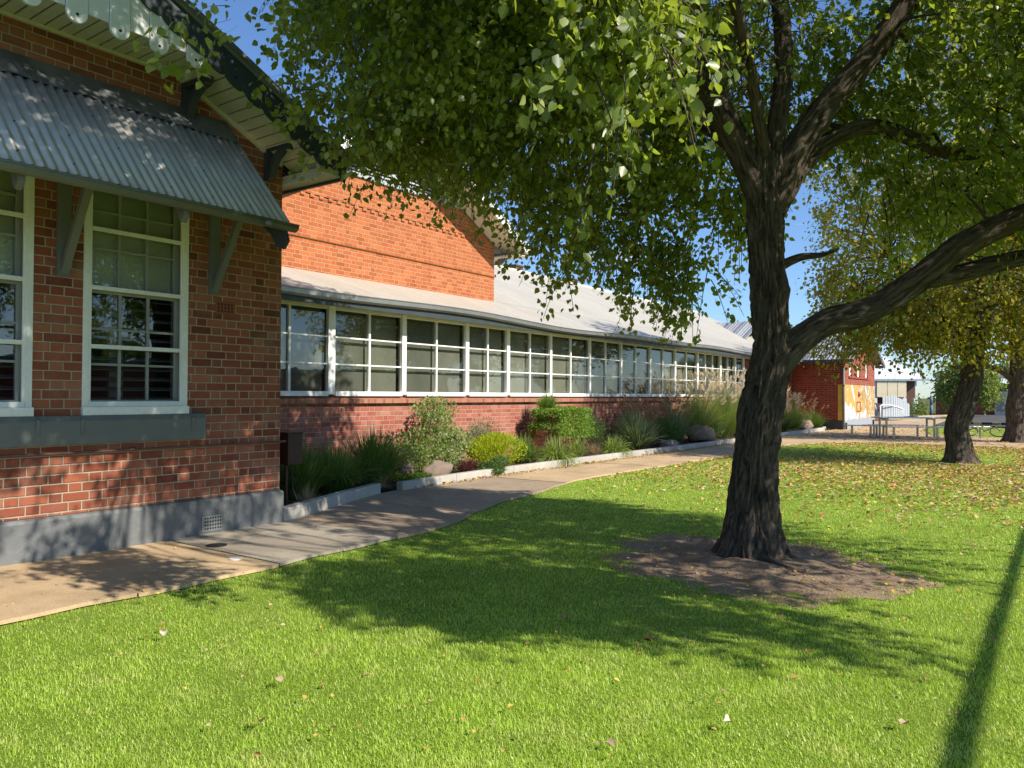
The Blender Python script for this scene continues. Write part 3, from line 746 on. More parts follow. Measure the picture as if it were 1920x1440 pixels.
rf = MB().poly([(-12.0, 15.82, 3.902), (-12.0, 42.5, 3.902), (-17.3, 42.5, 6.3), (-17.3, 15.82, 6.3)])
rf.poly([(-17.3, 15.82, 6.3), (-17.3, 42.5, 6.3), (-23, 42.5, 3.9), (-23, 15.82, 3.9)])
mr_ = rf.build('main_roof', M['roof_cream'], B2)
MB().tube([(-17.3, 15.8, 6.31), (-17.3, 42.5, 6.31)], .07, 8).build('ridge_cap', M['cream'], mr_, True)
for y in (20.2, 24.4, 28.6):
    MB().box(-17.9, -17.45, y, y + .5, 6.2, 6.55).box(-17.95, -17.4, y - .04, y + .54, 6.55, 6.6).build('ridge_vent', M['pipe'], mr_)
g = MB()
for i in range(rn):
    a = 5.74 + (37.2 - 5.74) * i / rn; b = 5.74 + (37.2 - 5.74) * (i + 1) / rn; za, zb = 3.10 + sag(a), 3.10 + sag(b)
    prof = [(-.05, .085), (-.05, -.03), (.03, -.045), (.075, -.01), (.08, .055), (.095, .075), (.085, .085), (.07, .07), (.06, 0), (.02, -.03), (-.03, -.02), (-.035, .085)]
    n = len(prof); g.add([(-9.97 + p, a, za + q + .02) for p, q in prof] + [(-9.97 + p, b, zb + q + .02) for p, q in prof], [(k, (k + 1) % n, n + (k + 1) % n, n + k) for k in range(n)])
gt = g.build('gutter', M['steel'], B2)
MB().box(-10.02, -9.985, 5.74, 37.2, 2.985, 3.12).build('fascia', M['darkgrey'], B2)
# gable behind the verandah
GX = -12.0; GC = 12.1; GH = 3.72
def grk(y): return 7.27 - .52 * abs(y - GC)       # underside line on the wall
gw = MB(); zc = 6.03
gw.poly([(GX, GC - GH, 3.6), (GX, GC + GH, 3.6), (GX, GC + GH, grk(GC + GH)), (GX, GC + (7.27 - zc) / .52, zc), (GX, GC - (7.27 - zc) / .52, zc), (GX, GC - GH, grk(GC - GH))])
gw.poly([(GX, GC + GH, 3.6), (GX - 6, GC + GH, 3.6), (GX - 6, GC + GH, 5.33), (GX, GC + GH, 5.33)])
gwo = gw.build('gable_wall', M['brick_gable'], B2)
st = MB().box(GX - .05, GX + .04, GC - GH - .0, GC + GH + .035, 4.535, 4.60); st.box(GX - .05, GX + .03, GC - 3.3, GC + 3.5, 5.42, 5.465)
y = GC - 3.2
while y < GC + 3.4: st.box(GX, GX + .03, y, y + .11, 5.352, 5.419); y += .232
st.build('string_course', M['brick_gable'], gwo, False, .003)
lv = MB().box(GX - .02, GX + .05, GC - 2.36, GC + 2.36, zc, zc + .09)
z = zc + .12
while z < 7.1:
    hw = (7.3 - z - .08) / .52 - .25
    if hw > .1:
        for s0, s1 in ((-min(hw, 1.28), -.06), (.06, min(hw, 1.28))): lv.prism([(GX + .0, GC + s0, z + .05), (GX + .045, GC + s0, z), (GX + .05, GC + s0, z + .012), (GX + .01, GC + s0, z + .06)], (0, s1 - s0, 0))
    z += .085
lv.box(GX - .01, GX + .055, GC - .055, GC + .055, zc + .09, 7.1)
for q in (-1.36, 1.28): lv.box(GX - .01, GX + .055, GC + q, GC + q + .08, zc + .09, 6.55)
lv.build('gable_louvre', M['lightgrey'], gwo, False, .003)
MB().poly([(GX - .03, GC - 2.4, zc), (GX - .03, GC + 2.4, zc), (GX - .03, GC, 7.3)]).build('louvre_backing', M['room'], gwo)
MB().prism([(GX + .002, GC + 1.38, zc + .091), (GX + .002, GC + 2.2, zc + .091), (GX + .002, GC + 1.38, 6.5)], (.02, 0, 0)).prism([(GX + .002, GC - 1.38, zc + .091), (GX + .002, GC - 2.2, zc + .091), (GX + .002, GC - 1.38, 6.5)], (.02, 0, 0)).build('gable_panel', M['cream'], gwo)
GO = .74
gr = MB(); gs = MB(); gbg = MB()
for sgn in (1, -1):
    a0 = (GC, grk(GC) + .03); a1 = (GC + sgn * 4.27, grk(GC + 4.27) + .03)
    n_ = 7
    for k in range(n_):   # lined soffit boards running along the rake
        xa = GX + GO * k / n_ + .004; xb = GX + GO * (k + 1) / n_ - .002
        gs.prism([(xa, a0[0], a0[1]), (xa, a1[0], a1[1]), (xa, a1[0], a1[1] + .02), (xa, a0[0], a0[1] + .02)], (xb - xa, 0, 0))
    gbg.prism([(GX + GO, GC, a0[1] - .02), (GX + GO, a1[0], a1[1] - .02), (GX + GO, a1[0], a1[1] + .17), (GX + GO, GC, a0[1] + .17)], (.03, 0, 0))
    gr.prism([(GX - 6, GC, a0[1] + .17), (GX - 6, GC + sgn * 4.34, a1[1] + .14), (GX - 6, GC + sgn * 4.34, a1[1] + .17), (GX - 6, GC, a0[1] + .20)], (6 + GO + .06, 0, 0))
    gs.box(GX - 5, GX + GO - .002, min(GC + sgn * GH, GC + sgn * 4.24), max(GC + sgn * GH, GC + sgn * 4.24), a1[1] - .03, a1[1] - .008)
    gr.bar((GX - 6, GC + sgn * 4.32, a1[1] + .10), (GX + GO + .05, GC + sgn * 4.32, a1[1] + .10), .09, .10)
gro = gr.build('gable_roof', M['roof_white'], B2)
gs.build('soffit', M['cream'], gro, False, .002); gbg.build('bargeboard', M['white'], gro, False, .004)
MB().prism([(GX + .1, GC + GH + .01, 5.0), (GX + .45, GC + GH + .01, 5.0), (GX + .1, GC + GH + .01, 4.8)], (0, .06, 0)).build('eave_bracket', M['grey'], gro)

# ------------------------------------------------------------------ building 3: mural block and cross roof
B3 = empty('mural_block', (-8.24, 37.1, 0), 'small red brick block with corrugated gable roof and painted yellow mural wall', 'building')
X3 = -8.24
w = MB(); w.poly([(-13.5, 37.1, .42), (X3, 37.1, .42), (X3, 37.1, 3.22), (-13.5, 37.1, 3.22)])
holes = [(y, y + .62, 2.45, 3.12) for y in (38.35, 40.1, 41.9)]
yl = sorted({37.1, 44.2} | {v for h in holes for v in h[:2]})
wall_cells(w, X3, yl, [2.05, 2.45, 3.12, 3.22], holes, .15)
w.poly([(X3, 37.1, 3.22), (X3, 44.2, 3.22), (X3, 40.65, 4.55)])
w.poly([(X3, 44.2, 0), (-13.5, 44.2, 0), (-13.5, 44.2, 3.22), (X3, 44.2, 3.22)])
w.build('wall', M['brick_mural'], B3)
MB().box(-10.45, X3 - .002, 37.07, 37.14, 0, .42).build('plinth', M['darkgrey'], B3)
def _mural(N):
    p = N.pos(); x, y, z = N.sep(p)
    q = N.comb(y, z, 0.0); a = N.noise(q, .9, 4, .65, .8); b = N.noise(N.scalev(q, (3, 1, 1)), 3, 5, .7, 1.0); d = N.noise(N.scalev(q, (1, 1, 1)), 1.7, 4, .7, 1.4)
    c = N.mix(N.mr(b, .35, .7, 0, 1), (.56, .36, .09), (.44, .26, .06))
    right = N.mr(y, 39.8, 41.5, 0, 1)
    c = N.mix(N.m('MULTIPLY', right, N.mr(b, .50, .56)), c, (.22, .13, .05))
    c = N.mix(N.m('MULTIPLY', right, N.mr(d, .52, .56)), c, (.50, .52, .52))
    low = N.mr(z, 1.5, .4, -.10, .10); cl = N.m('ADD', a, N.m('ADD', low, N.mr(y, 38.6, 40.2, .02, -.12)))
    c = N.mix(N.mr(cl, .485, .50), c, (.60, .64, .70)); c = N.mix(N.m('MULTIPLY', N.mr(cl, .52, .56), N.mr(b, .5, .52)), c, (.25, .30, .38))
    c = N.mix(N.mr(N.m('ADD', z, N.m('MULTIPLY', N.noise(q, 2, 2), .35)), .62, .60), c, (.30, .32, .34))
    N.out(N.princ(c, .7))
M['mural'] = material('mural_paint', _mural)
mu = MB().box(X3 - .05, X3 + .004, 37.1, 44.2, 0, 2.05).build('mural', M['mural'], B3)
MB().box(X3 - .2, X3 + .004, 37.04, 37.098, .42, 2.05).build('painted_return', M['yellow'], mu)
fg = MB().box(X3 + .004, X3 + .02, 39.9, 40.75, .75, .8).box(X3 + .004, X3 + .02, 39.9, 40.75, 1.2, 1.25).box(X3 + .004, X3 + .02, 39.9, 39.97, .8, 1.2).box(X3 + .004, X3 + .02, 40.68, 40.75, .8, 1.2)
fg.tube([(X3 + .01, 40.3, 1.45), (X3 + .01, 40.3, 1.62), (X3 + .01, 40.3, 1.75)], [.02, .11, .03], 10); fg.build('painted_figure', M['redpaint'], mu)
MB().box(X3 - .1, X3 + .06, 38.2, 42.7, 2.36, 2.448).build('sill', M['redpaint'], B3)
for (a, b, c, d) in holes:
    f = MB().box(X3 - .1, X3 - .05, a, a + .07, c, d).box(X3 - .1, X3 - .05, b - .07, b, c, d).box(X3 - .1, X3 - .05, a, b, c, c + .07).box(X3 - .1, X3 - .05, a, b, d - .06, d)
    fo = f.build('window', M['white'], B3); MB().poly([(X3 - .09, a, c), (X3 - .09, b, c), (X3 - .09, b, d), (X3 - .09, a, d)]).build('pane', M['blind'], fo)
rf = MB()
for s_, ya in ((1, 36.7), (-1, 44.6)):
    V_ = []; F_ = []
    n = 260
    for j, (yy, zz) in enumerate(((ya, 3.17), (40.65, 4.72))):
        for i in range(n + 1):
            x = -17.5 + (X3 + .45 + 17.5) * i / n; V_.append((x, yy, zz + .022 * math.cos(2 * PI * x / .2)))
    F_ = [(i, i + 1, n + 2 + i, n + 1 + i) for i in range(n)]; rf.add(V_, F_)
rfo = rf.build('roof', M['roof_grey'], B3)
MB().tube([(-17.5, 40.65, 4.75), (X3 + .45, 40.65, 4.75)], .07, 8).build('ridge_cap', M['grey'], rfo)
MB().box(-10.7, X3 + .45, 36.62, 36.72, 3.02, 3.17).build('gutter', M['darkgrey'], rfo)
MB().box(-10.7, X3 + .40, 36.72, 37.08, 3.10, 3.13).build('soffit', M['darkgrey'], rfo)
MB().box(X3 + .02, X3 + .42, 44.21, 44.6, 3.0, 3.14).prism([(X3 + .43, 40.65, 4.5), (X3 + .43, 44.6, 2.98), (X3 + .43, 44.6, 3.14), (X3 + .43, 40.65, 4.68)], (.025, 0, 0)).prism([(X3 + .43, 40.65, 4.5), (X3 + .43, 36.7, 2.98), (X3 + .43, 36.7, 3.14), (X3 + .43, 40.65, 4.68)], (.025, 0, 0)).build('bargeboard', M['grey'], rfo)
MB().tube([(X3 + .05, 37.02, 3.0), (X3 + .05, 37.02, .02)], .05, 10).build('downpipe', M['grey'], B3, True)
for y in (37.5, 43.6): MB().tube([(X3 + .06, y, 0), (X3 + .06, y, .3)], .04, 8).build('drain_stub', M['black'], B3)
MB().tube([(-9.2, 38.7, 3.9), (-9.2, 38.7, 4.35)], .05, 8).build('vent_pipe', M['steel'], rfo)
# higher cross roof joining the wing
rf = MB(); n = 200
for ya, yb in ((35.2, 40.2), (45.2, 40.2)):
    V_ = []
    for j, (yy, zz) in enumerate(((ya, 3.3), (yb, 5.45))):
        for i in range(n + 1):
            x = -22 + 9.2 * i / n; V_.append((x, yy, zz + .03 * math.cos(2 * PI * x / .2)))
    rf.add(V_, [(i, i + 1, n + 2 + i, n + 1 + i) for i in range(n)])
rf.build('cross_roof', M['roof_grey'], B2)

# ------------------------------------------------------------------ far buildings and yard
B4 = empty('verandah_classroom', (-16, 88, 0), 'distant classroom with white roof and cream roll-down verandah blinds', 'building')
w = MB().box(-30, -12.2, 88.5, 96, 0, 3.3); w.build('wall', M['pipe'], B4)
MB().poly([(-31, 87, 3.35), (-11.4, 87, 3.35), (-15.5, 92, 6.6), (-31, 92, 6.6)]).poly([(-11.4, 87, 3.35), (-11.4, 97, 3.35), (-15.5, 92, 6.6)]).build('roof', M['roof_white'], B4)
MB().box(-31, -11.4, 86.9, 87.0, 3.15, 3.36).build('gutter', M['lightgrey'], B4)
for x in (-18.2, -16.6, -15.0, -13.7, -12.6):
    MB().box(x - .25, x + .15, 87.1, 87.4, 0, 1.35).box(x - .07, x + .07, 87.2, 87.35, 1.35, 3.2).build('post', M['white'], B4)
for x0, x1 in ((-18, -17.0), (-16.5, -15.5), (-15.45, -14.5), (-14.45, -13.6)):
    bl = MB().box(x0, x1, 87.05, 87.1, 1.45, 3.1)
    for k in range(14): bl.box(x0, x1, 87.03, 87.05, 1.5 + k * .115, 1.56 + k * .115)
    bl.build('blind', M['beige'], B4)
MB().box(-19, -13, 88.35, 88.45, 1.0, 1.12).box(-19, -13, 88.3, 88.4, .1, .75).build('dado', M['redpaint'], B4)
B4.rotation_euler = (0, 0, .5)
# ramp with grey sheet balustrade
rp = empty('access_ramp', (-8.6, 52, 0), 'grey access ramp with ribbed metal side panels and white handrail', 'ramp')
prof = [(-9.3, 52.2), (-8.8, 52.9), (-8.5, 54.0), (-8.3, 55.6)]
hh = [1.25, 1.32, 1.1, .75]
pn = MB()
for i in range(3):
    for k in range(4):
        t0, t1 = k / 4 + .02, (k + 1) / 4 - .02
        a = [prof[i][q] * (1 - t0) + prof[i + 1][q] * t0 for q in (0, 1)]; b = [prof[i][q] * (1 - t1) + prof[i + 1][q] * t1 for q in (0, 1)]
        ha = hh[i] * (1 - t0) + hh[i + 1] * t0; hb_ = hh[i] * (1 - t1) + hh[i + 1] * t1
        pn.prism([(a[0], a[1], .25), (b[0], b[1], .25), (b[0], b[1], .25 + hb_), (a[0], a[1], .25 + ha)], (.03, -.02, 0))
pn.build('side_panel', M['lightgrey'], rp)
MB().box(-11.5, -9.4, 52.0, 55, 0, .3).box(-11.5, -9.4, 51.6, 52, 0, .15).build('deck', M['path_tan'], rp)
pn = MB()
for k in range(7): pn.box(-11.3 + k * .28, -11.08 + k * .28, 52.9, 52.94, .3, 1.25 - k * .03)
pn.build('rear_panel', M['lightgrey'], rp)
h = MB().tube([(-9.3, 51.2, .9), (-9.15, 51.4, 1.0), (-8.95, 52.2, 1.0), (-8.6, 53.4, .85), (-8.4, 54.2, .7)], .035, 6).tube([(-11.2, 51.8, 1.3), (-9.6, 51.6, 1.0), (-9.5, 51.5, .7)], .03, 6).tube([(-9.2, 51.1, 0), (-9.2, 51.1, .95)], .04, 6).tube([(-8.45, 54.1, 0), (-8.45, 54.1, .72)], .03, 6)
h.build('handrail', M['white'], rp, True)
tag(MB().tube([(-8.35, 66, 0), (-8.35, 66, .9)], .11, 8).tube([(-8.35, 66, .9), (-8.35, 66, 1.5)], .10, 8).build('bollard', M['bluepole'], None, True), 'slim blue-grey marker post standing at the car park edge', 'post')
B5 = empty('brick_shelter', (-6, 84, 0), 'low orange brick shelter with flat white fascia beyond the car park', 'building')
MB().box(-9.5, -5.0, 78, 82, 0, 2.2).build('wall', M['terracotta'], B5)
MB().box(-5.0, -3.3, 77.5, 80.5, 0, 2.0).build('door_wall', M['cream'], B5)
MB().box(-3.3, -2.5, 77.3, 80.6, 0, 2.15).build('white_pier', M['white'], B5)
MB().box(-9.6, -1.3, 77, 83, 3.2, 3.45).build('roof_fascia', M['white'], B5)
MB().box(-4.9, -4.3, 77.44, 77.5, .3, 1.7).build('door', M['sash'], B5)
B6 = empty('distant_house', (-4, 130, 0), 'distant house with pale grey hipped metal roof', 'house')
MB().box(-11.5, -6, 131, 140, 0, 3.4).build('wall', M['pipe'], B6)
MB().poly([(-12, 130, 3.4), (-5, 130, 3.4), (-7.6, 135, 5.4), (-9, 135, 5.4)]).poly([(-5, 130, 3.4), (-5, 141, 3.4), (-7.6, 135, 5.4)]).build('roof', M['roof_white'], B6)
B7 = empty('distant_house', (2, 150, 0), 'distant house with steep white gable roof behind the dark hedge', 'house')
MB().box(-6.5, -1.5, 151, 160, 0, 4.4).build('wall', M['sash'], B7)
MB().poly([(-7, 150, 4.4), (-4, 150, 6.6), (-4, 162, 6.6), (-7, 162, 4.4)]).poly([(-1, 150, 4.4), (-1, 162, 4.4), (-4, 162, 6.6), (-4, 150, 6.6)]).poly([(-7, 150, 4.4), (-1, 150, 4.4), (-4, 150, 6.6)]).build('roof', M['roof_white'], B7)
fn = empty('rail_fence', (0, 90, 0), 'low galvanised pipe rail fence along the far edge of the car park', 'fence')
MB().tube([(-2.5, 92, 1.25), (22, 92, 1.25)], .05, 6).tube([(-2.5, 92, .65), (22, 92, .65)], .035, 6).build('rail', M['steel'], fn)
for x in (-2.5, .2, 2.9, 5.6, 8.3, 11): MB().tube([(x, 92, 0), (x, 92, 1.3)], .05, 6).build('post', M['steel'], fn)
ws = empty('wheel_stop', (-3.4, 49.5, 0), 'yellow and black parking wheel stop at the near edge of the car park', 'wheel stop')
MB().box(-4.6, -2.4, 49.4, 49.6, -.01, .12).build('stop_body', M['black'], ws); [MB().box(a_, a_ + .4, 49.39, 49.61, 0, .124).build('yellow_band', M['yellow'], ws) for a_ in (-4.2, -3.3)]
for nm, (x0, y0, x1, y1), lb in (('kerb_stone', (-8.8, 62, -6.6, 72), 'pale concrete kerb curving past the marker post to the car park'),):
    tag(MB().bar((x0, y0, .06), (x1, y1, .06), .3, .14).build(nm, M['path_tan'], None, False, .02), lb, 'kerb')

# picnic furniture (aluminium)
U = Vector((.811, .585, 0)); Wv = Vector((-.585, .811, 0))
def slab_set(mb, c, L, Wd, z, n, th=.035, ang=0):
    u = Matrix.Rotation(ang, 3, 'Z') @ U; w_ = Matrix.Rotation(ang, 3, 'Z') @ Wv
    for k in range(n):
        o = Vector(c) + w_ * ((k + .5) / n - .5) * Wd
        mb.bar(o - u * L / 2 + Vector((0, 0, z)), o + u * L / 2 + Vector((0, 0, z)), Wd / n - .012, th)
def bench(c, L, z, Wd, n, label, cat, ang=0, name='bench', group=None):
    r = empty(name, (c[0], c[1], 0), label, cat, group)
    mb = MB(); slab_set(mb, (c[0], c[1], 0), L, Wd, z - .018, n, .036, ang); mb.build('table_top' if cat == 'picnic table' else 'seat', M['alu'], r, False, .005)
    u = Matrix.Rotation(ang, 3, 'Z') @ U; w_ = Matrix.Rotation(ang, 3, 'Z') @ Wv; C = Vector((c[0], c[1], 0))
    for s_ in (-1, 1):
        for t_ in ((-1, 1) if Wd > .4 else (0,)):
            p = C + u * s_ * (L / 2 - .28) + w_ * t_ * (Wd / 2 - .12)
            MB().bar(p + Vector((0, 0, -.01)), p + Vector((0, 0, z - .04)), .07, .07).build('leg', M['alu'], r, False, .004)
        if Wd > .4: MB().bar(C + u * s_ * (L / 2 - .28) - w_ * (Wd / 2 - .1) + Vector((0, 0, z - .07)), C + u * s_ * (L / 2 - .28) + w_ * (Wd / 2 - .1) + Vector((0, 0, z - .07)), .05, .05).build('cross_bar', M['alu'], r)
    return r
bench((-4.75, 31.3), 2.3, .76, .75, 3, 'aluminium picnic table left of the second tree trunk', 'picnic table', 0, 'picnic_table')
bench((-4.35, 30.5), 2.1, .45, .26, 2, 'aluminium bench along the near side of the picnic table', 'bench')
bench((-5.2, 32.1), 2.1, .45, .26, 2, 'aluminium bench along the far side of the picnic table', 'bench')
bench((-6.1, 30.6), 1.3, .45, .26, 2, 'short aluminium bench at the left end of the picnic table, nearer the mural wall', 'bench', -.5)
bench((-5.75, 31.3), 1.0, .45, .26, 2, 'short aluminium bench tucked behind the left end of the picnic table', 'bench', -.25)
bench((-2.9, 32.2), 1.5, .45, .3, 2, 'aluminium bench right of the second tree trunk with a bicycle leaning behind', 'bench', .1)
bk = empty('bicycle', (-2.6, 33.4, 0), 'dark bicycle lying behind the bench right of the second trunk', 'bicycle')
for cx in (-3.0, -2.0):
    ring = [(cx + .32 * math.cos(a), 33.3 + .28 * math.sin(a) + (cx + 3) * .3, .22 + .16 * math.sin(a)) for a in np.linspace(0, 2 * PI, 21)]
    MB().tube(ring, .02, 6, False).build('wheel', M['black'], bk)
MB().tube([(-3.0, 33.3, .25), (-2.6, 33.5, .45), (-2.15, 33.6, .42), (-2.0, 33.6, .25)], .02, 6).tube([(-2.6, 33.5, .45), (-2.5, 33.4, .22), (-2.15, 33.6, .42)], .02, 6).build('frame', M['black'], bk)
MB().tube([(-2.3, 33.7, .52), (-2.1, 33.6, .5), (-2.0, 33.4, .55)], .018, 6).build('handlebar', M['black'], bk)

# covers in the path, brown box
tag(MB().tube([(-6.1, 4.2, .001), (-6.1, 4.2, .008)], .06, 24).tube([(-6.1, 4.2, .008), (-6.1, 4.2, .010)], .05, 24).build('round_cover', M['lid_white'], None), 'round white inspection cap set in the grey path slab', 'cover')
tag(MB().tube([(-6.78, 4.45, .001), (-6.78, 4.45, .010)], .10, 24).build('drain_cover', M['black'], None), 'dark oval drain cover in the path beside the plinth vent', 'drain cover')
bx = empty('controller_box', (-7.86, 6.2, 0), 'brown metal box on a thin post at the corner of the near building', 'box')
MB().box(-7.96, -7.78, 6.08, 6.30, .62, 1.0).box(-7.97, -7.77, 6.07, 6.31, 1.0, 1.02).build('casing', M['brownbox'], bx, False, .006)
MB().tube([(-7.87, 6.2, .62), (-7.86, 6.22, .3), (-7.8, 6.3, .05)], .012, 8).build('cable', M['black'], bx)
MB().tube([(-7.9, 6.15, .0), (-7.9, 6.15, .62)], .02, 8).build('post', M['brownbox'], bx)

# ------------------------------------------------------------------ trees
def nearest(nodes, p):
    d = [(q - p).length_squared for q in nodes]; return nodes[int(np.argmin(d))]
def branches(parent, nodes, targets, r0, r1, mat, seed=1, name='branches'):
    rg = random.Random(seed); mb = MB(); ends = []
    for p in targets:
        p = Vector(p); q = nearest(nodes, p)
        L = (p - q).length; pts = []
        m = max(3, int(L / .3))
        side = Vector((rg.uniform(-1, 1), rg.uniform(-1, 1), rg.uniform(0, 1))) * L * .14
        for i in range(m + 1):
            t = i / m; b = q.lerp(p, t) + side * math.sin(PI * t) + Vector((rg.uniform(-1, 1), rg.uniform(-1, 1), rg.uniform(-1, 1))) * .035 * (0 < i < m)
            pts.append(b)
        mb.tube(pts, [r0 + (r1 - r0) * (i / m) for i in range(m + 1)], 6, False); ends += pts[1:]
    mb.build(name, mat, parent, True); return ends

# tree 1 : the big shade tree
T1 = empty('shade_tree', (-2.41, 7.27, GZ), 'large dark-barked shade tree with a low limb reaching right, nearest the camera', 'tree', 'shade trees on the lawn')
bk = Bark()
nodes = []
def li(pts, rad, **k):
    c = bk.limb(pts, rad, **k); nodes.extend(c); return c
li([(-2.42, 7.25, -.12), (-2.42, 7.26, .25), (-2.40, 7.27, .8), (-2.35, 7.30, 1.35), (-2.28, 7.36, 1.9), (-2.29, 7.35, 2.45), (-2.32, 7.33, 3.0), (-2.32, 7.33, 3.5), (-2.31, 7.33, 3.8)],
   [.25, .20, .185, .185, .18, .155, .15, .15, .16, .16], n=180, step=.022, ridge=.034, flare=.135, seed=2.0, knob=[(2.62, 2.6, .06, .09)])
li([(-2.36, 7.27, 1.55), (-2.12, 7.45, 1.95), (-1.85, 7.66, 2.2), (-1.5, 7.85, 2.32), (-1.12, 8.05, 2.6), (-.75, 8.2, 2.92), (-.2, 8.45, 3.2), (.7, 8.7, 3.45), (1.7, 8.9, 3.9)], [.15, .13, .12, .115, .108, .10, .085, .07, .05], n=80, step=.03, ridge=.015, seed=5)
li([(-1.12, 8.04, 2.58), (-.8, 8.3, 2.66), (-.35, 8.7, 2.82), (.4, 9.3, 3.0)], [.085, .08, .065, .04], n=40, step=.04, ridge=.01, seed=8)
li([(-2.31, 7.33, 3.3), (-2.52, 7.2, 3.85), (-2.75, 7.05, 4.35), (-3.2, 6.9, 5.0), (-3.9, 6.6, 5.8), (-4.6, 6.2, 6.6)], [.14, .125, .105, .085, .065, .04], n=64, step=.035, ridge=.013, seed=11)
li([(-2.3, 7.33, 3.4), (-2.24, 7.4, 4.0), (-2.2, 7.5, 4.8), (-2.3, 7.6, 6.0), (-2.2, 7.7, 7.4)], [.105, .085, .075, .06, .03], n=56, step=.04, ridge=.012, seed=13)
li([(-2.3, 7.33, 3.25), (-2.08, 7.5, 3.85), (-1.78, 7.72, 4.38), (-1.45, 7.95, 4.85), (-1.15, 8.15, 5.4), (-.6, 8.6, 6.5)], [.14, .125, .115, .105, .09, .05], n=64, step=.035, ridge=.013, seed=17)
li([(-2.28, 7.4, 3.2), (-2.1, 7.75, 3.75), (-1.82, 7.95, 4.05), (-1.5, 8.2, 4.15), (-1.15, 8.45, 4.0), (-.8, 8.8, 3.9), (-.1, 9.4, 4.1)], [.10, .09, .08, .07, .055, .04, .025], n=48, step=.04, ridge=.01, seed=19)
li([(-2.2, 7.4, 2.74), (-2.03, 7.5, 2.82), (-1.88, 7.6, 2.84), (-1.75, 7.7, 2.90)], [.05, .036, .024, .01], n=24, step=.04, ridge=.006, seed=23)
li([(-2.35, 7.35, 3.6), (-3.0, 7.7, 4.3), (-3.9, 8.1, 4.9), (-5.0, 8.4, 5.2)], [.10, .085, .06, .03], n=32, step=.05, ridge=.008, seed=29)
li([(-2.3, 7.3, 3.7), (-2.2, 6.3, 4.6), (-2.1, 5.2, 5.1), (-2.0, 4.2, 5.2)], [.06, .05, .035, .02], n=32, step=.05, ridge=.006, seed=31)
li([(-2.5, 7.2, .03), (-2.2, 6.98, -.03), (-1.95, 6.86, -.055), (-1.5, 6.78, -.09)], [.11, .085, .06, .035], n=32, step=.03, ridge=.012, seed=37)
bk.build('trunk', T1)
# crown volumes: centre, radii, anchors
CL = [((-4.7, 7.4, 4.95), (1.9, 2.3, 1.7), 1150), ((-4.7, 5.3, 5.0), (1.5, 1.6, 1.3), 700), ((-1.8, 3.7, 3.95), (.5, .45, .8), 190),
      ((-2.6, 4.3, 5.9), (2.4, 1.6, .8), 450), ((-3.3, 8.5, 4.8), (1.5, 1.1, 1.3), 420), ((1.8, 7.0, 4.6), (1.9, 2.2, 1.2), 700), ((2.2, 5.3, 4.0), (1.6, .9, .8), 300), ((-2.1, 6.3, 7.4), (4.2, 3.7, 1.7), 1900),
      ((-.7, 8.8, 4.9), (1.8, 1.0, 1.5), 720), ((-.1, 7.4, 5.2), (1.2, 1.6, 1.0), 200), ((-3.4, 6.4, 5.3), (1.7, 1.7, 1.0), 420), ((-6.0, 4.4, 6.6), (1.7, 2.4, 1.0), 420),
      ((-6.2, 7.0, 5.9), (1.2, 1.9, 1.2), 280), ((-3.2, 2.6, 6.6), (2.0, 1.2, .8), 260), ((-1.5, 3.0, 7.6), (2.6, 2.4, 1.2), 650), ((.9, 9.0, 3.9), (1.0, .7, .8), 120), ((1.5, 4.7, 4.5), (1.2, .75, .7), 330), ((.9, 4.6, 3.7), (.7, .6, .4), 90), ((-1.8, 2.5, 5.6), (1.6, 1.3, .7), 300)]
A = np.concatenate([ell(n, c, r) for c, r, n in CL])
azm = np.degrees(np.arctan2(-A[:, 0], A[:, 1]))
A = A[~((azm > 51.6) & (azm < 63) & (A[:, 2] < 5.7 + .1 * np.linalg.norm(A[:, :2], axis=1)))]
# hanging sprays along the lower edge of the crown
SP = [((-4.75, 4.35, 3.95), (.22, .22, .2), 9), ((-4.9, 5.0, 3.95), (.4, .4, .3), 28), ((-4.5, 5.5, 4.1), (.4, .35, .3), 26), ((-4.3, 6.1, 4.0), (.4, .4, .35), 30), ((-4.5, 6.9, 3.5), (.4, .45, .45), 40), ((-4.4, 7.0, 2.95), (.12, .15, .28), 9),
      ((-4.2, 8.1, 3.4), (.5, .5, .4), 46), ((-4.05, 8.1, 2.9), (.1, .12, .2), 7), ((-3.8, 8.7, 3.2), (.4, .4, .4), 46), ((-3.6, 8.6, 2.85), (.3, .3, .18), 18), ((-3.2, 8.9, 3.75), (.4, .35, .35), 30),
      ((-4.3, 2.95, 3.95), (.16, .12, .14), 4), ((-3.2, 3.9, 4.8), (.6, .4, .3), 50), ((-4.0, 4.8, 4.3), (.5, .4, .3), 40), ((-1.5, 3.45, 3.2), (.2, .2, .3), 34), ((-1.95, 3.6, 3.45), (.18, .2, .4), 30),
      ((-.9, 9.4, 3.7), (.5, .35, .4), 36), ((-1.3, 9.5, 3.5), (.3, .4, .35), 20), ((-1.45, 8.6, 3.45), (.3, .3, .3), 12), ((-1.5, 8.2, 2.75), (.12, .12, .12), 3), ((-.6, 8.6, 3.4), (.3, .3, .25), 14), ((.1, 8.2, 3.3), (.4, .4, .3), 16),
      ((1.6, 6.0, 3.5), (1.0, .5, .4), 26), ((2.3, 8.2, 3.4), (.9, 1.2, .5), 60), ((1.0, 5.6, 3.7), (.6, .5, .4), 24)]
A2 = np.concatenate([ell(n, c, r) for c, r, n in SP])
A = np.concatenate([A, A2])
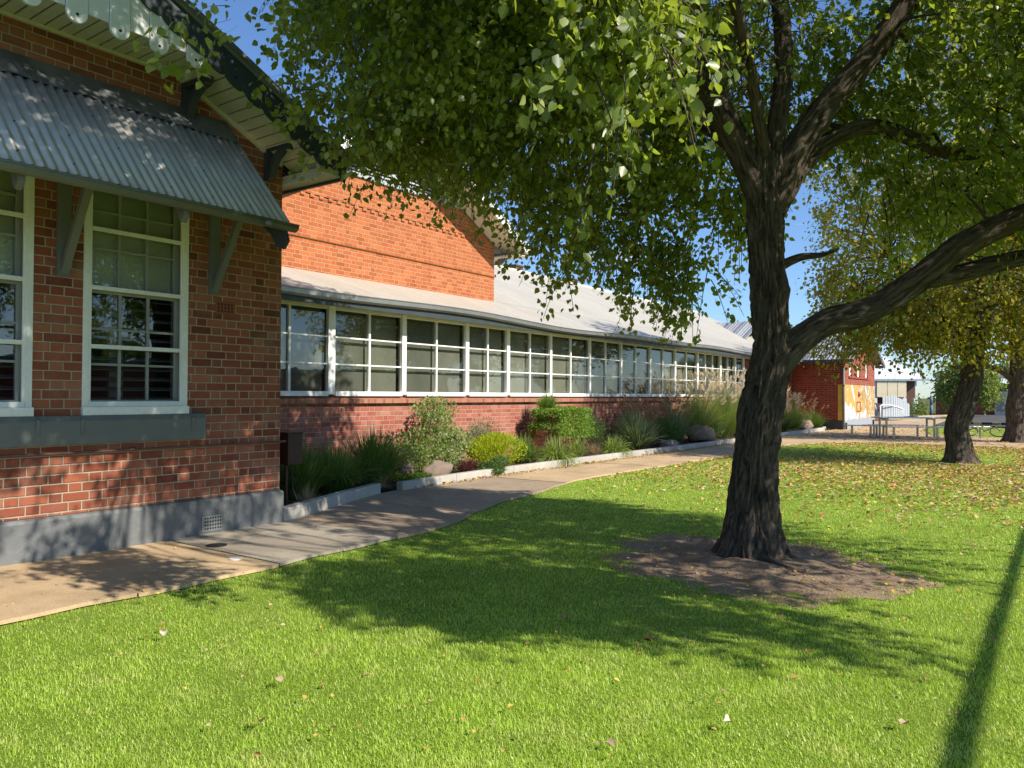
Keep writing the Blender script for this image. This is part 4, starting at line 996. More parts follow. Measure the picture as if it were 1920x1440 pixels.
# keep the air round the forks and above the sunlit south-east lawn open
def far(A, a, b, r):
    a = np.array(a); b = np.array(b); t = np.clip(((A - a) @ (b - a)) / ((b - a) @ (b - a)), 0, 1); return np.linalg.norm(A - (a + t[:, None] * (b - a)), axis=1) > r
keep0 = np.ones(len(A), bool)
for c_ in ((-1.8, 3.6, 3.9), (-1.6, 3.5, 3.2), (-2.0, 3.8, 4.6)):
    s_ = np.array([.787, .03, .616]); keep0 &= far(A, np.array(c_) + s_ * .75, np.array(c_) + s_ * 9, .75)
keep = keep0 & far(A, (-2.4, 7.3, 0), (-2.3, 7.3, 4.0), .55)
sx_ = A[:, 0] - 1.28 * A[:, 2]
keep &= ~((A[:, 1] < 4.35) & (sx_ > -2.6)) & ~((A[:, 1] < 3.95) & (sx_ > -5.9))
keep &= ~((A[:, 1] < 2.6) & (A[:, 2] < 5))
rh = np.linalg.norm(A[:, :2], axis=1); az_ = np.degrees(np.arctan2(-A[:, 0], A[:, 1]))
keep &= ~((az_ > 34.3) & (az_ < 42.5) & (rh > 5.5) & (A[:, 2] - 1.95 < .215 * rh))     # airy gap before the gable end
keep &= ~((sx_ > -2.0) & (A[:, 1] > 6.2) & (A[:, 1] < 7.35) & (RNG.random(len(A)) < .85))     # sun flecks on the bare dirt
keep &= ~((sx_ > -3.4) & (sx_ < -2.6) & (A[:, 1] > 6.3) & (A[:, 1] < 6.75))
keep &= ~((az_ > 13.6) & (az_ < 17.2) & (A[:, 2] < 4.2) & (rh > 6.5))
keep &= np.linalg.norm(A, axis=1) > 2.6
A = A[keep]
P, T, Nn, S, tw = twiggy(A, 26, .062, .42, .55, np.array([-2.3, 7.3, 4.5]), .048, .9)
V, F = leaves(P, T, Nn, S); npmesh('crown', V, F, M['leaf_green'], T1)
V, F = twig_mesh(tw, .005); npmesh('twigs', V, F, M['twig'], T1)
sub = A[RNG.permutation(len(A))[:240]]
ends = branches(T1, nodes, sub, .022, .006, M['twig'], 3)
# bare dead twigs hanging by the central fork
rg = random.Random(9); mb = MB()
for k in range(110):
    s0 = Vector((-2.35 + rg.uniform(-.3, .3), 6.9 + rg.uniform(-.4, .4), 4.5 + rg.uniform(-.2, .9))); d = Vector((rg.uniform(-1, 1), rg.uniform(-1, .3), rg.uniform(-1.2, .2))).normalized()
    mb.tube([s0, s0 + d * .18, s0 + d * .34 + Vector((rg.uniform(-.1, .1), rg.uniform(-.1, .1), rg.uniform(-.08, .05))), s0 + d * .5 + Vector((rg.uniform(-.15, .15), rg.uniform(-.1, .1), -.05))], [.006, .005, .003, .002], 4, False)
mb.build('dead_twigs', M['straw'] if False else M['twig'], T1)

# trees 2 and 3 : yellowing trees further along the row
def row_tree(base, lean, crown, label, seed, leafmat, per=15, size=.085, n=150):
    t = empty('shade_tree', (base[0], base[1], GZ), label, 'tree', 'shade trees on the lawn')
    b = Bark(); nd = []
    for pts, rad, nn, fl in lean: nd += b.limb(pts, rad, n=nn, step=.06, ridge=.02, flare=fl, seed=seed)
    b.build('trunk', t)
    A = np.concatenate([ell(k, c, r) for c, r, k in crown])
    a_ = np.degrees(np.arctan2(-A[:, 0], A[:, 1])); A = A[~((a_ > 13.9) & (A[:, 2] < 6.6) & (base[1] < 25))]
    P, T, Nn, S, tw = twiggy(A, per, size, .5, .5, np.array([base[0], base[1], 4.5]), .09, .8)
    V, F = leaves(P, T, Nn, S); npmesh('crown', V, F, leafmat, t)
    V, F = twig_mesh(tw, .006); npmesh('twigs', V, F, M['twig'], t)
    branches(t, nd, A[RNG.permutation(len(A))[:n]], .03, .008, M['twig'], seed)
    return t
row_tree((-2.05, 20.9), [([(-2.05, 20.87, -.1), (-2.07, 20.85, .4), (-2.1, 20.83, .8), (-1.95, 20.9, 1.3), (-1.82, 21.0, 1.9), (-1.78, 21.05, 2.5), (-1.75, 21.1, 3.2)], [.25, .235, .235, .235, .22, .205, .19], 90, .13),
                         ([(-1.8, 21.05, 2.4), (-2.2, 21.3, 3.1), (-3.0, 21.8, 4.2), (-3.8, 22, 5.2)], [.14, .12, .09, .05], 40, 0), ([(-1.75, 21.1, 2.9), (-1.4, 21.3, 3.8), (-1.0, 21.6, 5.2)], [.14, .11, .06], 40, 0), ([(-1.78, 21, 2.7), (-1.6, 20.3, 3.5), (-1.5, 19.4, 4.4)], [.10, .08, .04], 30, 0)],
         [((-2.8, 21.3, 4.9), (3.4, 3.0, 2.1), 1150), ((-4.6, 21.5, 3.9), (1.7, 1.8, 1.3), 330), ((-1.2, 20.3, 3.5), (2.4, 1.9, 1.0), 330), ((-.2, 21.6, 4.9), (2.2, 2.4, 2.2), 420), ((-2.0, 21.0, 7.4), (3.6, 3.2, 2.0), 900), ((-.6, 20.8, 9.2), (3.0, 2.8, 1.8), 500), ((1.2, 20.6, 5.5), (2.0, 2.5, 2.6), 400), ((-3.0, 20.6, 3.2), (1.5, 1.0, .6), 110)],
         'second tree along the lawn with a leaning trunk and yellowing leaves', 41, M['leaf_yellow'])
row_tree((-1.38, 31.05), [([(-1.38, 31.05, -.1), (-1.38, 31.05, .5), (-1.4, 31.05, 1.2), (-1.3, 31.1, 2.2), (-1.38, 31.05, 3.2), (-1.3, 31.1, 4.0)], [.30, .28, .26, .25, .2, .15], 70, .18),
                          ([(-1.35, 31.1, 1.9), (-1.75, 30.8, 2.35), (-2.3, 30.4, 2.55), (-3.1, 29.9, 2.5)], [.12, .09, .075, .05], 30, 0), ([(-1.35, 31.1, 3.0), (-2.0, 31.0, 3.2), (-2.9, 30.6, 3.5)], [.08, .06, .04], 24, 0)],
         [((-2.0, 31.5, 5.2), (3.6, 3.0, 2.0), 800), ((-1.2, 31.5, 8.2), (3.2, 3.0, 2.2), 450), ((1.6, 31, 6.5), (2.2, 2.5, 2.5), 300), ((-3.6, 30.6, 4.3), (1.6, 1.5, 1.1), 170), ((.3, 31.0, 4.3), (1.8, 2.0, 1.5), 240)],
         'third tree at the right edge, behind the picnic benches, with a thin low limb', 47, M['leaf_yellow'], 13, .11, 110)

# off-frame neighbours of the row: one throws its long limb shadow on the right of the lawn
T4 = empty('shade_tree', (4.6, -1.2, GZ), 'bare-limbed tree just outside the right edge whose long limb casts the thin lawn shadow', 'tree', 'shade trees on the lawn')
b = Bark()
b.limb([(4.7, -1.9, -.1), (4.6, -1.7, 1.0), (4.5, -1.3, 2.0), (4.4, -.6, 3.0)], [.24, .21, .18, .12], n=40, step=.1, ridge=.02, flare=.1, seed=50)
b.limb([(4.5, -1.2, 2.1), (3.7, .2, 2.6), (3.12, 2.4, 2.70), (3.19, 3.6, 2.76), (3.27, 5.0, 2.83), (3.36, 6.6, 2.90), (3.45, 8.6, 2.97), (3.54, 11.4, 3.04)], [.08, .05, .043, .04, .036, .033, .03, .024], n=24, step=.1, ridge=.004, seed=52)
b.limb([(3.26, 4.9, 2.82), (3.4, 5.2, 3.1), (3.7, 5.4, 3.4)], [.02, .012, .008], n=10, step=.1, ridge=.002, seed=53)
b.build('trunk', T4)

def blob_tree(name, loc, blobs, mat, label, cat='tree', size=.16, per=8, trunk=True, group=None, hang=.5, spread=.18, ln=.6, tr=.16):
    t = empty(name, loc, label, cat, group)
    if trunk:
        h = max(c[2] for c, r, k in blobs)
        mb = MB().tube([(loc[0], loc[1], -.05), (loc[0] + .1, loc[1], h * .4), (loc[0], loc[1] + .1, h)], [tr, tr * .8, tr * .3], 8)
        for c, r, k in blobs: mb.tube([(loc[0], loc[1], h * .3), ((loc[0] + c[0]) / 2 + .1, (loc[1] + c[1]) / 2, (h * .3 + c[2]) / 2 - .1), c], [tr * .6, tr * .45, tr * .15], 6)
        mb.build('trunk', M['twig'], t, True)
    A = np.concatenate([ell(k, c, r) for c, r, k in blobs])
    P, T, Nn, S, tw = twiggy(A, per, size, ln, .3, np.array(loc) + np.array([0, 0, 2.]), spread, hang)
    V, F = leaves(P, T, Nn, S); npmesh('crown', V, F, mat, t)
    return t
# yard bush right of the ramp, small shrub, dark hedge
blob_tree('yard_tree', (-6.6, 70, 0), [((-7.3, 70, 2.9), (1.1, 1.2, 1.4), 150), ((-6.0, 70, 3.2), (1.3, 1.3, 1.5), 200), ((-5.2, 70.3, 2.2), (1.0, 1.0, 1.1), 120), ((-7.6, 70, 1.8), (.7, .8, .8), 60)], M['leaf_bush'], 'bushy pale green tree in front of the verandah classroom', size=.2, per=12)
blob_tree('garden_shrub', (-9.5, 68, 0), [((-9.5, 68, .8), (.7, .6, .7), 60)], M['leaf_bush'], 'small round olive shrub beside the ramp', 'shrub', size=.14, per=12, trunk=False)
blob_tree('hedge', (-1.5, 100, 0), [((-3.5, 100, 2.0), (2.0, 1.2, 1.9), 160), ((-.5, 100, 2.3), (2.6, 1.4, 2.2), 260), ((3.5, 101, 1.9), (2.6, 1.4, 1.8), 200), ((8, 101, 2.2), (3, 1.5, 2.2), 220)], M['leaf_far'], 'dark green hedge behind the rail fence', 'hedge', size=.3, per=10, trunk=False, spread=.3)
# distant tree belt behind and the trees across the yard that show in the glass
proto = None
rg = random.Random(21)
spots = [(-34, 120, 1.2), (-24, 125, 1.0), (-13, 128, 1.05), (-4, 170, 1.4), (8, 175, 1.5), (20, 150, 1.3), (34, 140, 1.4), (-2, 118, .8)]
east = [(16, 5, 1.1), (17, 11.5, 1.3), (15.5, 18, 1.0), (18, 25, 1.4), (17, 33, 1.2), (20, 41, 1.4), (19, 50, 1.3), (23, 60, 1.5), (16, -3, 1.2), (22, 72, 1.5), (27, 90, 1.7)]
east2 = [(24 + (k % 3) * 3, -8 + k * 6.5, 1.5 + .1 * (k % 4)) for k in range(18)]
for i, (x, y, s_) in enumerate(spots + east + east2):
    if proto is None:
        proto = blob_tree('background_tree', (x, y, 0), [((x, y, 5.2), (3.4, 3.4, 2.6), 420), ((x + 1.5, y, 3.4), (2.2, 2.6, 1.5), 150), ((x - 2, y + 1, 3.6), (2.0, 2.2, 1.6), 140), ((x - .5, y, 7.4), (2.0, 2.0, 1.4), 130)], M['leaf_far'],
                          'leafy grey-green tree far behind the buildings', size=.3, per=9, group='trees around the school yard', spread=.3, ln=.8, tr=.25)
        proto.scale = (s_, s_, s_ * 1.1); continue
    c = proto.copy(); COL.objects.link(c); c.location = (x, y, 0); c.rotation_euler = (0, 0, rg.uniform(0, 6)); c.scale = (s_, s_, s_ * rg.uniform(.9, 1.2))
    for ch in list(proto.children): d = ch.copy(); COL.objects.link(d); d.parent = c
# low wall of the opposite yard so the glass reflects something below the trees
op = empty('opposite_building', (30, 30, 0), 'long pale building across the yard, outside the picture', 'building')
MB().box(30, 38, -10, 60, 0, 3.2).build('wall', M['brick_mural'], op); MB().box(29.4, 39, -11, 61, 3.2, 3.5).build('roof', M['roof_b1'], op)

# ------------------------------------------------------------------ garden plants
def straps(name, c, n, L, w, mat, label, up=.9, droop=1.0, spreadr=.1, seg=5, group=None, zb=.05, cat='plant', plumes=None, lean=(0, 0)):
    r = empty(name, (c[0], c[1], zb), label, cat, group)
    th = RNG.random(n) * 2 * PI; el = (RNG.random(n) ** .8) * up
    base = np.stack([c[0] + np.cos(th) * spreadr * RNG.random(n), c[1] + np.sin(th) * spreadr * RNG.random(n), np.full(n, zb)], 1)
    ll = L * (.55 + .55 * RNG.random(n))
    D = np.stack([np.cos(th) * np.sin(el) + lean[0], np.sin(th) * np.sin(el) + lean[1], np.cos(el)], 1)
    side = np.stack([-np.sin(th), np.cos(th), 0 * th], 1) + RNG.normal(size=(n, 3)) * .25; side = norm(side)
    ts = np.linspace(0, 1, seg + 1); V = np.zeros((n, (seg + 1) * 2, 3))
    for i, t in enumerate(ts):
        p = base + D * (ll * t)[:, None] + np.array([0, 0, -1.]) * (droop * ll * t ** 2.6 * (.12 + .5 * np.sin(el)))[:, None]
        p[:, 2] = np.maximum(p[:, 2], .02)
        ww = w * (1 - t ** 3 * .9) * .5 * (.5 + min(t * 3, .5))
        V[:, 2 * i] = p - side * ww; V[:, 2 * i + 1] = p + side * ww
    q = np.array([[2 * i, 2 * i + 1, 2 * i + 3, 2 * i + 2] for i in range(seg)])
    F = (q[None] + (np.arange(n) * (seg + 1) * 2)[:, None, None]).reshape(-1, 4)
    npmesh('leaves', V.reshape(-1, 3), F, mat, r)
    if plumes:
        k, pl, pmat, h = plumes
        Vs = []; Fs = []; o = 0; st = MB()
        for i in range(k):
            a = RNG.random() * 2 * PI; e = RNG.random() ** .7 * .75; d = np.array([math.cos(a) * math.sin(e), math.sin(a) * math.sin(e), math.cos(e)])
            b0 = np.array([c[0], c[1], zb]) + d * h * (.72 + .4 * RNG.random()); tip = d * .6 + np.array([math.cos(a) * .5, math.sin(a) * .5, .3]); tip /= np.linalg.norm(tip)
            st.tube([(c[0], c[1], zb), tuple(b0 * .5 + np.array([c[0], c[1], zb]) * .5 + [0, 0, .03]), tuple(b0)], .0018, 3, False)
            m = 70; t = RNG.random(m); pr = np.sin(np.clip(t * 1.05 + .08, 0, 1) * PI) ** .6 * .03
            pc = b0 + tip * (t * pl)[:, None]; rd = norm(RNG.normal(size=(m, 3)))
            tt = norm(rd + tip * .9); S = .042 * (.7 + .6 * RNG.random(m))
            V_, F_ = leaves(pc + rd * pr[:, None] * .4, tt, RNG.normal(size=(m, 3)), S, LEAF * np.array([.32, 1, .5])); Vs.append(V_); Fs.append(F_ + o); o += len(V_)
        npmesh('plumes', np.concatenate(Vs), np.concatenate(Fs), pmat, r); st.build('stalks', M['straw'], r)
    return r
def bush(name, c, r, n, size, mat, label, tmpl=LEAF, group=None, box=False, cat='shrub', upb=.6, lumps=5, shell=.35, lk=.42):
    """many small leaves over several lumps with a few stems"""
    e = empty(name, (c[0], c[1], .05), label, cat, group)
    r = np.array(r); cs = [np.array(c)] + [np.array(c) + RNG.normal(size=3) * r * lk for _ in range(lumps)]
    if box:
        p = (RNG.random((n, 3)) * 2 - 1); ax = RNG.integers(0, 3, n); p[np.arange(n), ax] = np.sign(p[np.arange(n), ax]) * (1 - RNG.random(n) * .3); p[:, 2] = np.where(ax == 2, 1 - RNG.random(n) * .3, p[:, 2])
        pw = norm(p) * (np.abs(p) ** 6).sum(1, keepdims=True) ** (1 / 6.) ** 1
        P = np.array(c) + p * r * (1 + .06 * RNG.normal(size=(n, 1))) * (1 - .12 * (np.abs(p[:, 1:2]) ** 2) * (p[:, 2:3] > 0)) + .07 * np.sin(p[:, [1, 2, 0]] * 7) * r; O = p * r
    else:
        i = RNG.integers(0, len(cs), n); rr = np.where(i == 0, 1.0, .55)[:, None] * r
        d = norm(RNG.normal(size=(n, 3))); u = 1 - RNG.random((n, 1)) * shell
        P = np.array(cs)[i] + d * u * rr; O = P - np.array(c) + d * .1
    P[:, 2] = np.maximum(P[:, 2], .06)
    T = norm(O) * .8 + RNG.normal(size=P.shape) * .5 + np.array([0, 0, upb])
    V, F = leaves(P, T, RNG.normal(size=P.shape), size * (.6 + .7 * RNG.random(n)), tmpl); npmesh('leaves', V, F, mat, e)
    st = MB()
    for k in range(10):
        q = cs[k % len(cs)] + RNG.normal(size=3) * r * .25; st.tube([(c[0], c[1], .02), tuple((np.array([c[0], c[1], .02]) + q) / 2 + [0, 0, .02]), tuple(q)], [.01, .007, .003], 5, False)
    st.build('stems', M['twig'], e); return e
def rock(c, r, label, seed):
    mb = MB(); n, m = 24, 14; V_ = []
    for j in range(m + 1):
        for i in range(n):
            a = 2 * PI * i / n; b = PI * j / m; d = Vector((math.sin(b) * math.cos(a), math.sin(b) * math.sin(a), math.cos(b)))
            k = 1 + .25 * noise.noise(d * 1.4 + Vector((seed, 0, 0))) + .10 * noise.noise(d * 4 + Vector((0, seed, 0))) + .03 * noise.noise(d * 12)
            d = Vector([math.copysign(abs(v) ** .8, v) for v in d]); V_.append((c[0] + d.x * r[0] * k, c[1] + d.y * r[1] * k, c[2] + d.z * r[2] * k))
    mb.add(V_, [(j * n + i, j * n + (i + 1) % n, (j + 1) * n + (i + 1) % n, (j + 1) * n + i) for j in range(m) for i in range(n)])
    return tag(mb.build('garden_rock', M['rock'], None, True), label, 'rock')

G1 = 'strappy clumps in the garden bed'
straps('strappy_clump', (-8.75, 7.05), 900, .95, .011, M['strap_dark'], 'dark strappy clump just behind the brown box', .75, .9, .22, group=G1)
straps('strappy_clump', (-8.85, 7.75), 1100, .95, .012, M['strap_dark'], 'broad dark strappy clump behind the middle of the short kerb', .85, 1.0, .25, group=G1)
straps('strappy_clump', (-9.0, 8.7), 1000, 1.15, .013, M['strap_dark'], 'tallest dark strappy clump by the gap between the two kerbs', .7, .9, .2, group=G1)
straps('strappy_clump', (-9.5, 7.2), 600, 1.0, .011, M['strap_dark'], 'shaded strappy clump against the low wall behind the brown box', .6, .8, .25, group=G1)
straps('dry_grass_tuft', (-7.98, 6.55), 260, .36, .006, M['straw'], 'small straw-coloured dry tuft below the brown box', 1.3, .8, .05)
straps('dry_grass_tuft', (-8.65, 8.55), 120, .3, .006, M['straw'], 'sparse dry tuft lying at the kerb gap', 1.5, .9, .06)
bush('flowering_shrub', (-9.45, 10.6, .5), (.5, 1.15, .46), 6000, .045, M['bush_pink'], 'airy shrub with tiny pink flecks left of the lime bush', lumps=12, lk=.55)
bush('flowering_shrub', (-9.95, 11.3, .75), (.4, .6, .42), 3200, .042, M['bush_pink'], 'taller airy shrub against the wall behind the pink-flecked one', lumps=7)
bush('grey_shrub', (-9.75, 12.5, .72), (.35, .48, .34), 3200, .04, M['bush_grey'], 'soft grey-green shrub against the wall behind the lime bush', NARROW)
bush('lime_bush', (-9.12, 12.15, .40), (.45, .86, .35), 9500, .05, M['bush_lime'], 'bright lime-yellow rounded bush at the long kerb', NARROW, lumps=4, upb=1.0, lk=.2)
bush('purple_groundcover', (-9.0, 11.05, .17), (.18, .3, .11), 1100, .04, M['bush_purple'], 'low purple-leaved plant between the rock and the lime bush', NARROW)
bush('spilling_groundcover', (-8.72, 11.45, .15), (.22, .3, .13), 2200, .045, M['bush_fine'], 'fine dark green plant spilling over the kerb', NARROW, upb=-.2)
bush('low_groundcover', (-8.95, 9.5, .10), (.2, .5, .07), 900, .04, M['bush_mid'], 'low bright green groundcover in front of the pale rocks', upb=1)
rock((-8.95, 10.15, .17), (.2, .32, .16), 'rounded brown rock at the near end of the long kerb', 1.0)
rock((-9.15, 9.55, .16), (.16, .2, .17), 'smaller tan rock wedged behind the strappy clump', 4.0)
rock((-8.95, 19.9, .13), (.2, .42, .14), 'flat sloping brown rock right of the grey spiky clump', 7.0)
rock((-9.3, 23.1, .30), (.35, .55, .28), 'large round-topped brown rock under the feathery grasses', 9.0)
rock((-9.4, 34.8, .20), (.4, .55, .28), 'pale boulder near the mural block, seen right of the trunk', 12.0)
G2 = 'variegated clumps along the kerb'
straps('variegated_clump', (-9.4, 13.45), 700, .75, .014, M['strap_dark'], 'green arching clump right behind the lime bush', .95, 1.0, .14, group=G2)
straps('variegated_clump', (-8.95, 14.0), 800, .72, .017, M['strap_var'], 'yellow-striped arching clump hanging over the kerb', 1.1, 1.25, .15, group=G2)
straps('variegated_clump', (-9.2, 15.4), 260, .62, .014, M['strap_var'], 'thin upright striped tuft below the planter', .8, .8, .08, group=G2)
straps('variegated_clump', (-8.95, 16.7), 620, .66, .016, M['strap_var'], 'green and cream clump between the planter and the grey spiky clump', 1.1, 1.2, .15, group=G2)
straps('spiky_clump', (-9.15, 18.4), 620, 1.15, .024, M['strap_grey'], 'large grey-green spiky clump in the middle of the bed', .95, .65, .14)
pt = empty('brick_planter', (-9.75, 15.4, .05), 'low round brick planter under the trimmed green shrub', 'planter')
MB().tube([(-9.8, 15.0, .0), (-9.8, 15.0, .7)], .28, 20).build('planter_body', M['brick_low'], pt)
bush('trimmed_shrub', (-9.7, 15.5, .86), (.42, .76, .33), 15000, .06, M['bush_mid'], 'flat-topped trimmed green shrub cascading over the planter', NARROW, box=True, upb=-.5)
straps('strappy_clump', (-9.95, 15.2), 420, .5, .012, M['strap_dark'], 'strappy tuft rising above the trimmed shrub against the windows', .9, .7, .15, group=G1, zb=1.15)
straps('bronze_tuft', (-9.05, 15.95), 160, .4, .006, M['plume_brown'], 'small rusty bronze tuft beside the planter', .7, .5, .05)
bush('dark_shrub', (-9.9, 17.3, .5), (.35, .7, .42), 3600, .05, M['bush_dark'], 'dark green shrub against the wall right of the planter', NARROW)
bush('dark_shrub', (-9.35, 20.9, .42), (.42, .75, .36), 5200, .05, M['bush_fine'], 'rounded fine-leaved dark shrub between the two brown rocks', NARROW)
G3 = 'feathery fountain grasses in the bed'
def fountain(c, n, L, mat, pm, k, h, label): straps('fountain_grass', c, n, L, .009, mat, label, .75, .75, .22, group=G3, plumes=(k, .19, pm, h))
fountain((-9.8, 19.3), 1000, 1.35, M['strap_dark'], M['plume_brown'], 40, 1.3, 'brown-plumed fountain grass nearest the planter')
fountain((-9.6, 21.7), 1200, 1.3, M['strap_grey'], M['plume_brown'], 55, 1.25, 'arching fountain grass with loose buff plumes above the flat rock')
fountain((-9.7, 23.6), 1700, 1.95, M['fount'], M['plume'], 90, 1.9, 'tall pale-plumed fountain grass above the large round rock')
fountain((-9.5, 25.6), 2200, 2.15, M['fount'], M['plume'], 140, 2.1, 'tallest pale-plumed fountain grass left of the tree trunk')
fountain((-9.3, 27.5), 1800, 2.0, M['fount'], M['plume'], 110, 2.0, 'pale-plumed fountain grass partly hidden by the tree trunk')
fountain((-9.3, 29.6), 1200, 1.6, M['fount'], M['plume'], 60, 1.7, 'pale-plumed fountain grass directly behind the tree trunk')
fountain((-9.4, 31.8), 1000, 1.4, M['strap_dark'], M['plume'], 40, 1.45, 'white-plumed grass just right of the tree trunk')
fountain((-9.6, 34.2), 1000, 1.5, M['strap_dark'], M['plume_brown'], 40, 1.5, 'brown-plumed grass against the mural block wall')
fountain((-9.2, 36.0), 900, 1.0, M['strap_dark'], M['plume_brown'], 12, 1.0, 'low dark grass at the foot of the mural block')
bush('dark_shrub', (-9.4, 24.2, .35), (.35, .9, .3), 3600, .05, M['bush_dark'], 'dark low shrub at the feet of the pale fountain grasses', NARROW)

# ------------------------------------------------------------------ bare dirt under the tree, lawn blades, litter
mb = MB(); nr, na = 26, 90; cx, cy = -2.36, 7.0; V_ = []
def dirt_r(a): return 1.27 + .10 * math.sin(a * 2 + 2.6) + .09 * math.sin(a * 5 + 1) + .06 * math.sin(a * 11) + .04 * math.sin(a * 23)
for j in range(nr + 1):
    for i in range(na):
        a = 2 * PI * i / na; r = dirt_r(a) * j / nr; x, y = cx + r * math.cos(a) * 1.06, cy + r * math.sin(a)
        t = j / nr; z = GZ + .004 + .05 * (1 - t) ** 1.5 + .022 * (noise.noise(Vector((x * 4, y * 4, 0))) + .6 * noise.noise(Vector((x * 13, y * 13, 3)))) * (1.3 - t ** 4) + .006 * (1 - t)
        V_.append((x, y, z))
mb.add(V_, [(j * na + i, j * na + (i + 1) % na, (j + 1) * na + (i + 1) % na, (j + 1) * na + i) for j in range(1, nr) for i in range(na)] + [(i, (i + 1) % na, na + (i + 1) % na, na + i) for i in range(na)])
struct('bare_dirt', mb, M['dirt'], True)

def in_lawn(x, y):
    ok = (x > edge(y) + .02 - .07 * RNG.random(len(x)) ** 2) & (y < 27.6) & (x < 15)
    a = np.arctan2(y - cy, (x - cx) / 1.06); r = np.hypot((x - cx) / 1.06, y - cy)
    dr = 1.27 + .10 * np.sin(a * 2 + 2.6) + .09 * np.sin(a * 5 + 1) + .06 * np.sin(a * 11) + .04 * np.sin(a * 23)
    tuft = np.sin(x * 9 + np.sin(y * 7)) * np.sin(y * 8 + np.sin(x * 6))
    ok &= (r > dr * (.80 + .10 * tuft + .12 * RNG.random(len(x)))) | ((RNG.random(len(x)) < .25) & (tuft > .6) & (r > dr * .6))
    r2 = np.hypot(x + 2.05, y - 20.9); ok &= r2 > .65 + .3 * RNG.random(len(x))
    return ok
def vn(x, y, cell, seed):
    g = np.random.default_rng(seed).random((512, 512)); u = x / cell + 200; v = y / cell + 100
    i = np.floor(u).astype(int); j = np.floor(v).astype(int); a = u - i; b = v - j; a = a * a * (3 - 2 * a); b = b * b * (3 - 2 * b); i %= 511; j %= 511
    return g[i, j] * (1 - a) * (1 - b) + g[i + 1, j] * a * (1 - b) + g[i, j + 1] * (1 - a) * b + g[i + 1, j + 1] * a * b
def blades(N, r0, r1, wid, hgt):
    r = r0 * (r1 / r0) ** RNG.random(N); az = np.radians(35.8) + (RNG.random(N) * 2 - 1) * np.radians(43)
    x = -np.sin(az) * r; y = np.cos(az) * r
    k = in_lawn(x, y); x, y, r = x[k], y[k], r[k]; tn = vn(x, y, .16, 3) * .6 + vn(x, y, .6, 4) * .6
    k = RNG.random(len(x)) < .45 + .75 * tn; x, y, r, tn = x[k], y[k], r[k], tn[k]; n = len(x)
    patch = np.array([noise.noise(Vector((a * 1.3, b * 1.3, 0))) for a, b in zip(x[::40], y[::40])]).repeat(40)[:n] if False else 0.5 * np.sin(x * 1.7 + np.sin(y * 1.1) * 2) * np.sin(y * 1.3 + np.sin(x * .9))
    sc = np.maximum(1, r / 6.0)
    h = hgt * (.45 + .8 * RNG.random(n)) * (.55 + .75 * tn); w = wid * sc * (.7 + .6 * RNG.random(n)); h = h * (1 + .1 * (sc - 1))
    a = RNG.random(n) * 2 * PI; ln = (.15 + 1.0 * RNG.random(n) ** 1.3)
    d = np.stack([np.cos(a), np.sin(a)], 1); s = np.stack([-np.sin(a + RNG.normal(size=n) * .5), np.cos(a)], 1)
    B = np.stack([x, y, np.full(n, GZ - .004)], 1); S3 = np.concatenate([s * w[:, None] / 2, np.zeros((n, 1))], 1)
    mid = B + np.concatenate([d * (h * ln * .35)[:, None], (h * .6)[:, None]], 1); tip = B + np.concatenate([d * (h * ln)[:, None], (h * (1 - .3 * ln))[:, None]], 1)
    V = np.stack([B - S3, B + S3, mid + S3 * .8, mid - S3 * .8, tip + S3 * .08, tip - S3 * .08], 1)
    F = np.array([[0, 1, 2, 3], [3, 2, 4, 5]])[None] + (np.arange(n) * 6)[:, None, None]
    return V.reshape(-1, 3), F.reshape(-1, 4)
V1, F1 = blades(900000, 2.3, 30, .0027, .027)
tag(npmesh('grass', V1, F1, M['grass']), 'short green lawn grass', 'grass', kind='stuff')

def litter(x, y, size, z=GZ + .022, zr=.018):
    n = len(x); P = np.stack([x, y, z + zr * RNG.random(n)], 1); a = RNG.random(n) * 2 * PI
    T = np.stack([np.cos(a), np.sin(a), RNG.normal(size=n) * .25], 1); Nn = RNG.normal(size=(n, 3)) * .35 + np.array([0, 0, 1.])
    return leaves(P, T, Nn, size * (.6 + .7 * RNG.random(n)), LEAF * np.array([1, 1, 2.2]))
n = 60000; lx = RNG.uniform(-7, 6, n); ly = RNG.uniform(6, 27.5, n)
dens = np.clip((ly - 8.5) / 7, 0, 1) ** 1.3 * np.exp(-((lx + 1.6) / 6.0) ** 2) * (1 - .82 * np.exp(-((ly - 22.5) / 2.2) ** 2) * (lx < -1))
k = (RNG.random(n) < dens * .9) & in_lawn(lx, ly); LX = [lx[k]]; LY = [ly[k]]
n = 900; lx = RNG.uniform(-6, 3, n); ly = RNG.uniform(2, 10, n); k = in_lawn(lx, ly); LX.append(lx[k]); LY.append(ly[k])
n = 1500; a = RNG.random(n) * 6.28; r = RNG.random(n) ** .6 * 1.5; LX.append((cx + r * np.cos(a))[:500]); LY.append((cy + r * np.sin(a))[:500])
V2, F2 = litter(np.concatenate(LX), np.concatenate(LY), .050 * np.clip(np.concatenate(LY) / 11, .55, 1.15))
n = 900; ky = RNG.uniform(9, 27, n); kx = -8.54 + np.abs(RNG.normal(size=n)) * .09
V3, F3 = litter(kx, ky, .05, .006, .02)
n = 500; px_ = RNG.uniform(-8.3, -5.7, n); py_ = RNG.uniform(2, 30, n); k = px_ < edge(py_); k &= (px_ > np.interp(py_, [0, 5.7, 8.3, 9], [-7.3, -7.3, -8.3, -8.4]))
V4, F4 = litter(px_[k], py_[k], .022, .006, .004)
n = 5000; bx_ = RNG.uniform(-9, 6, n); by_ = RNG.uniform(28, 46, n); V5, F5 = litter(bx_, by_, .06, .0, .01)
o = 0; VV = []; FF = []
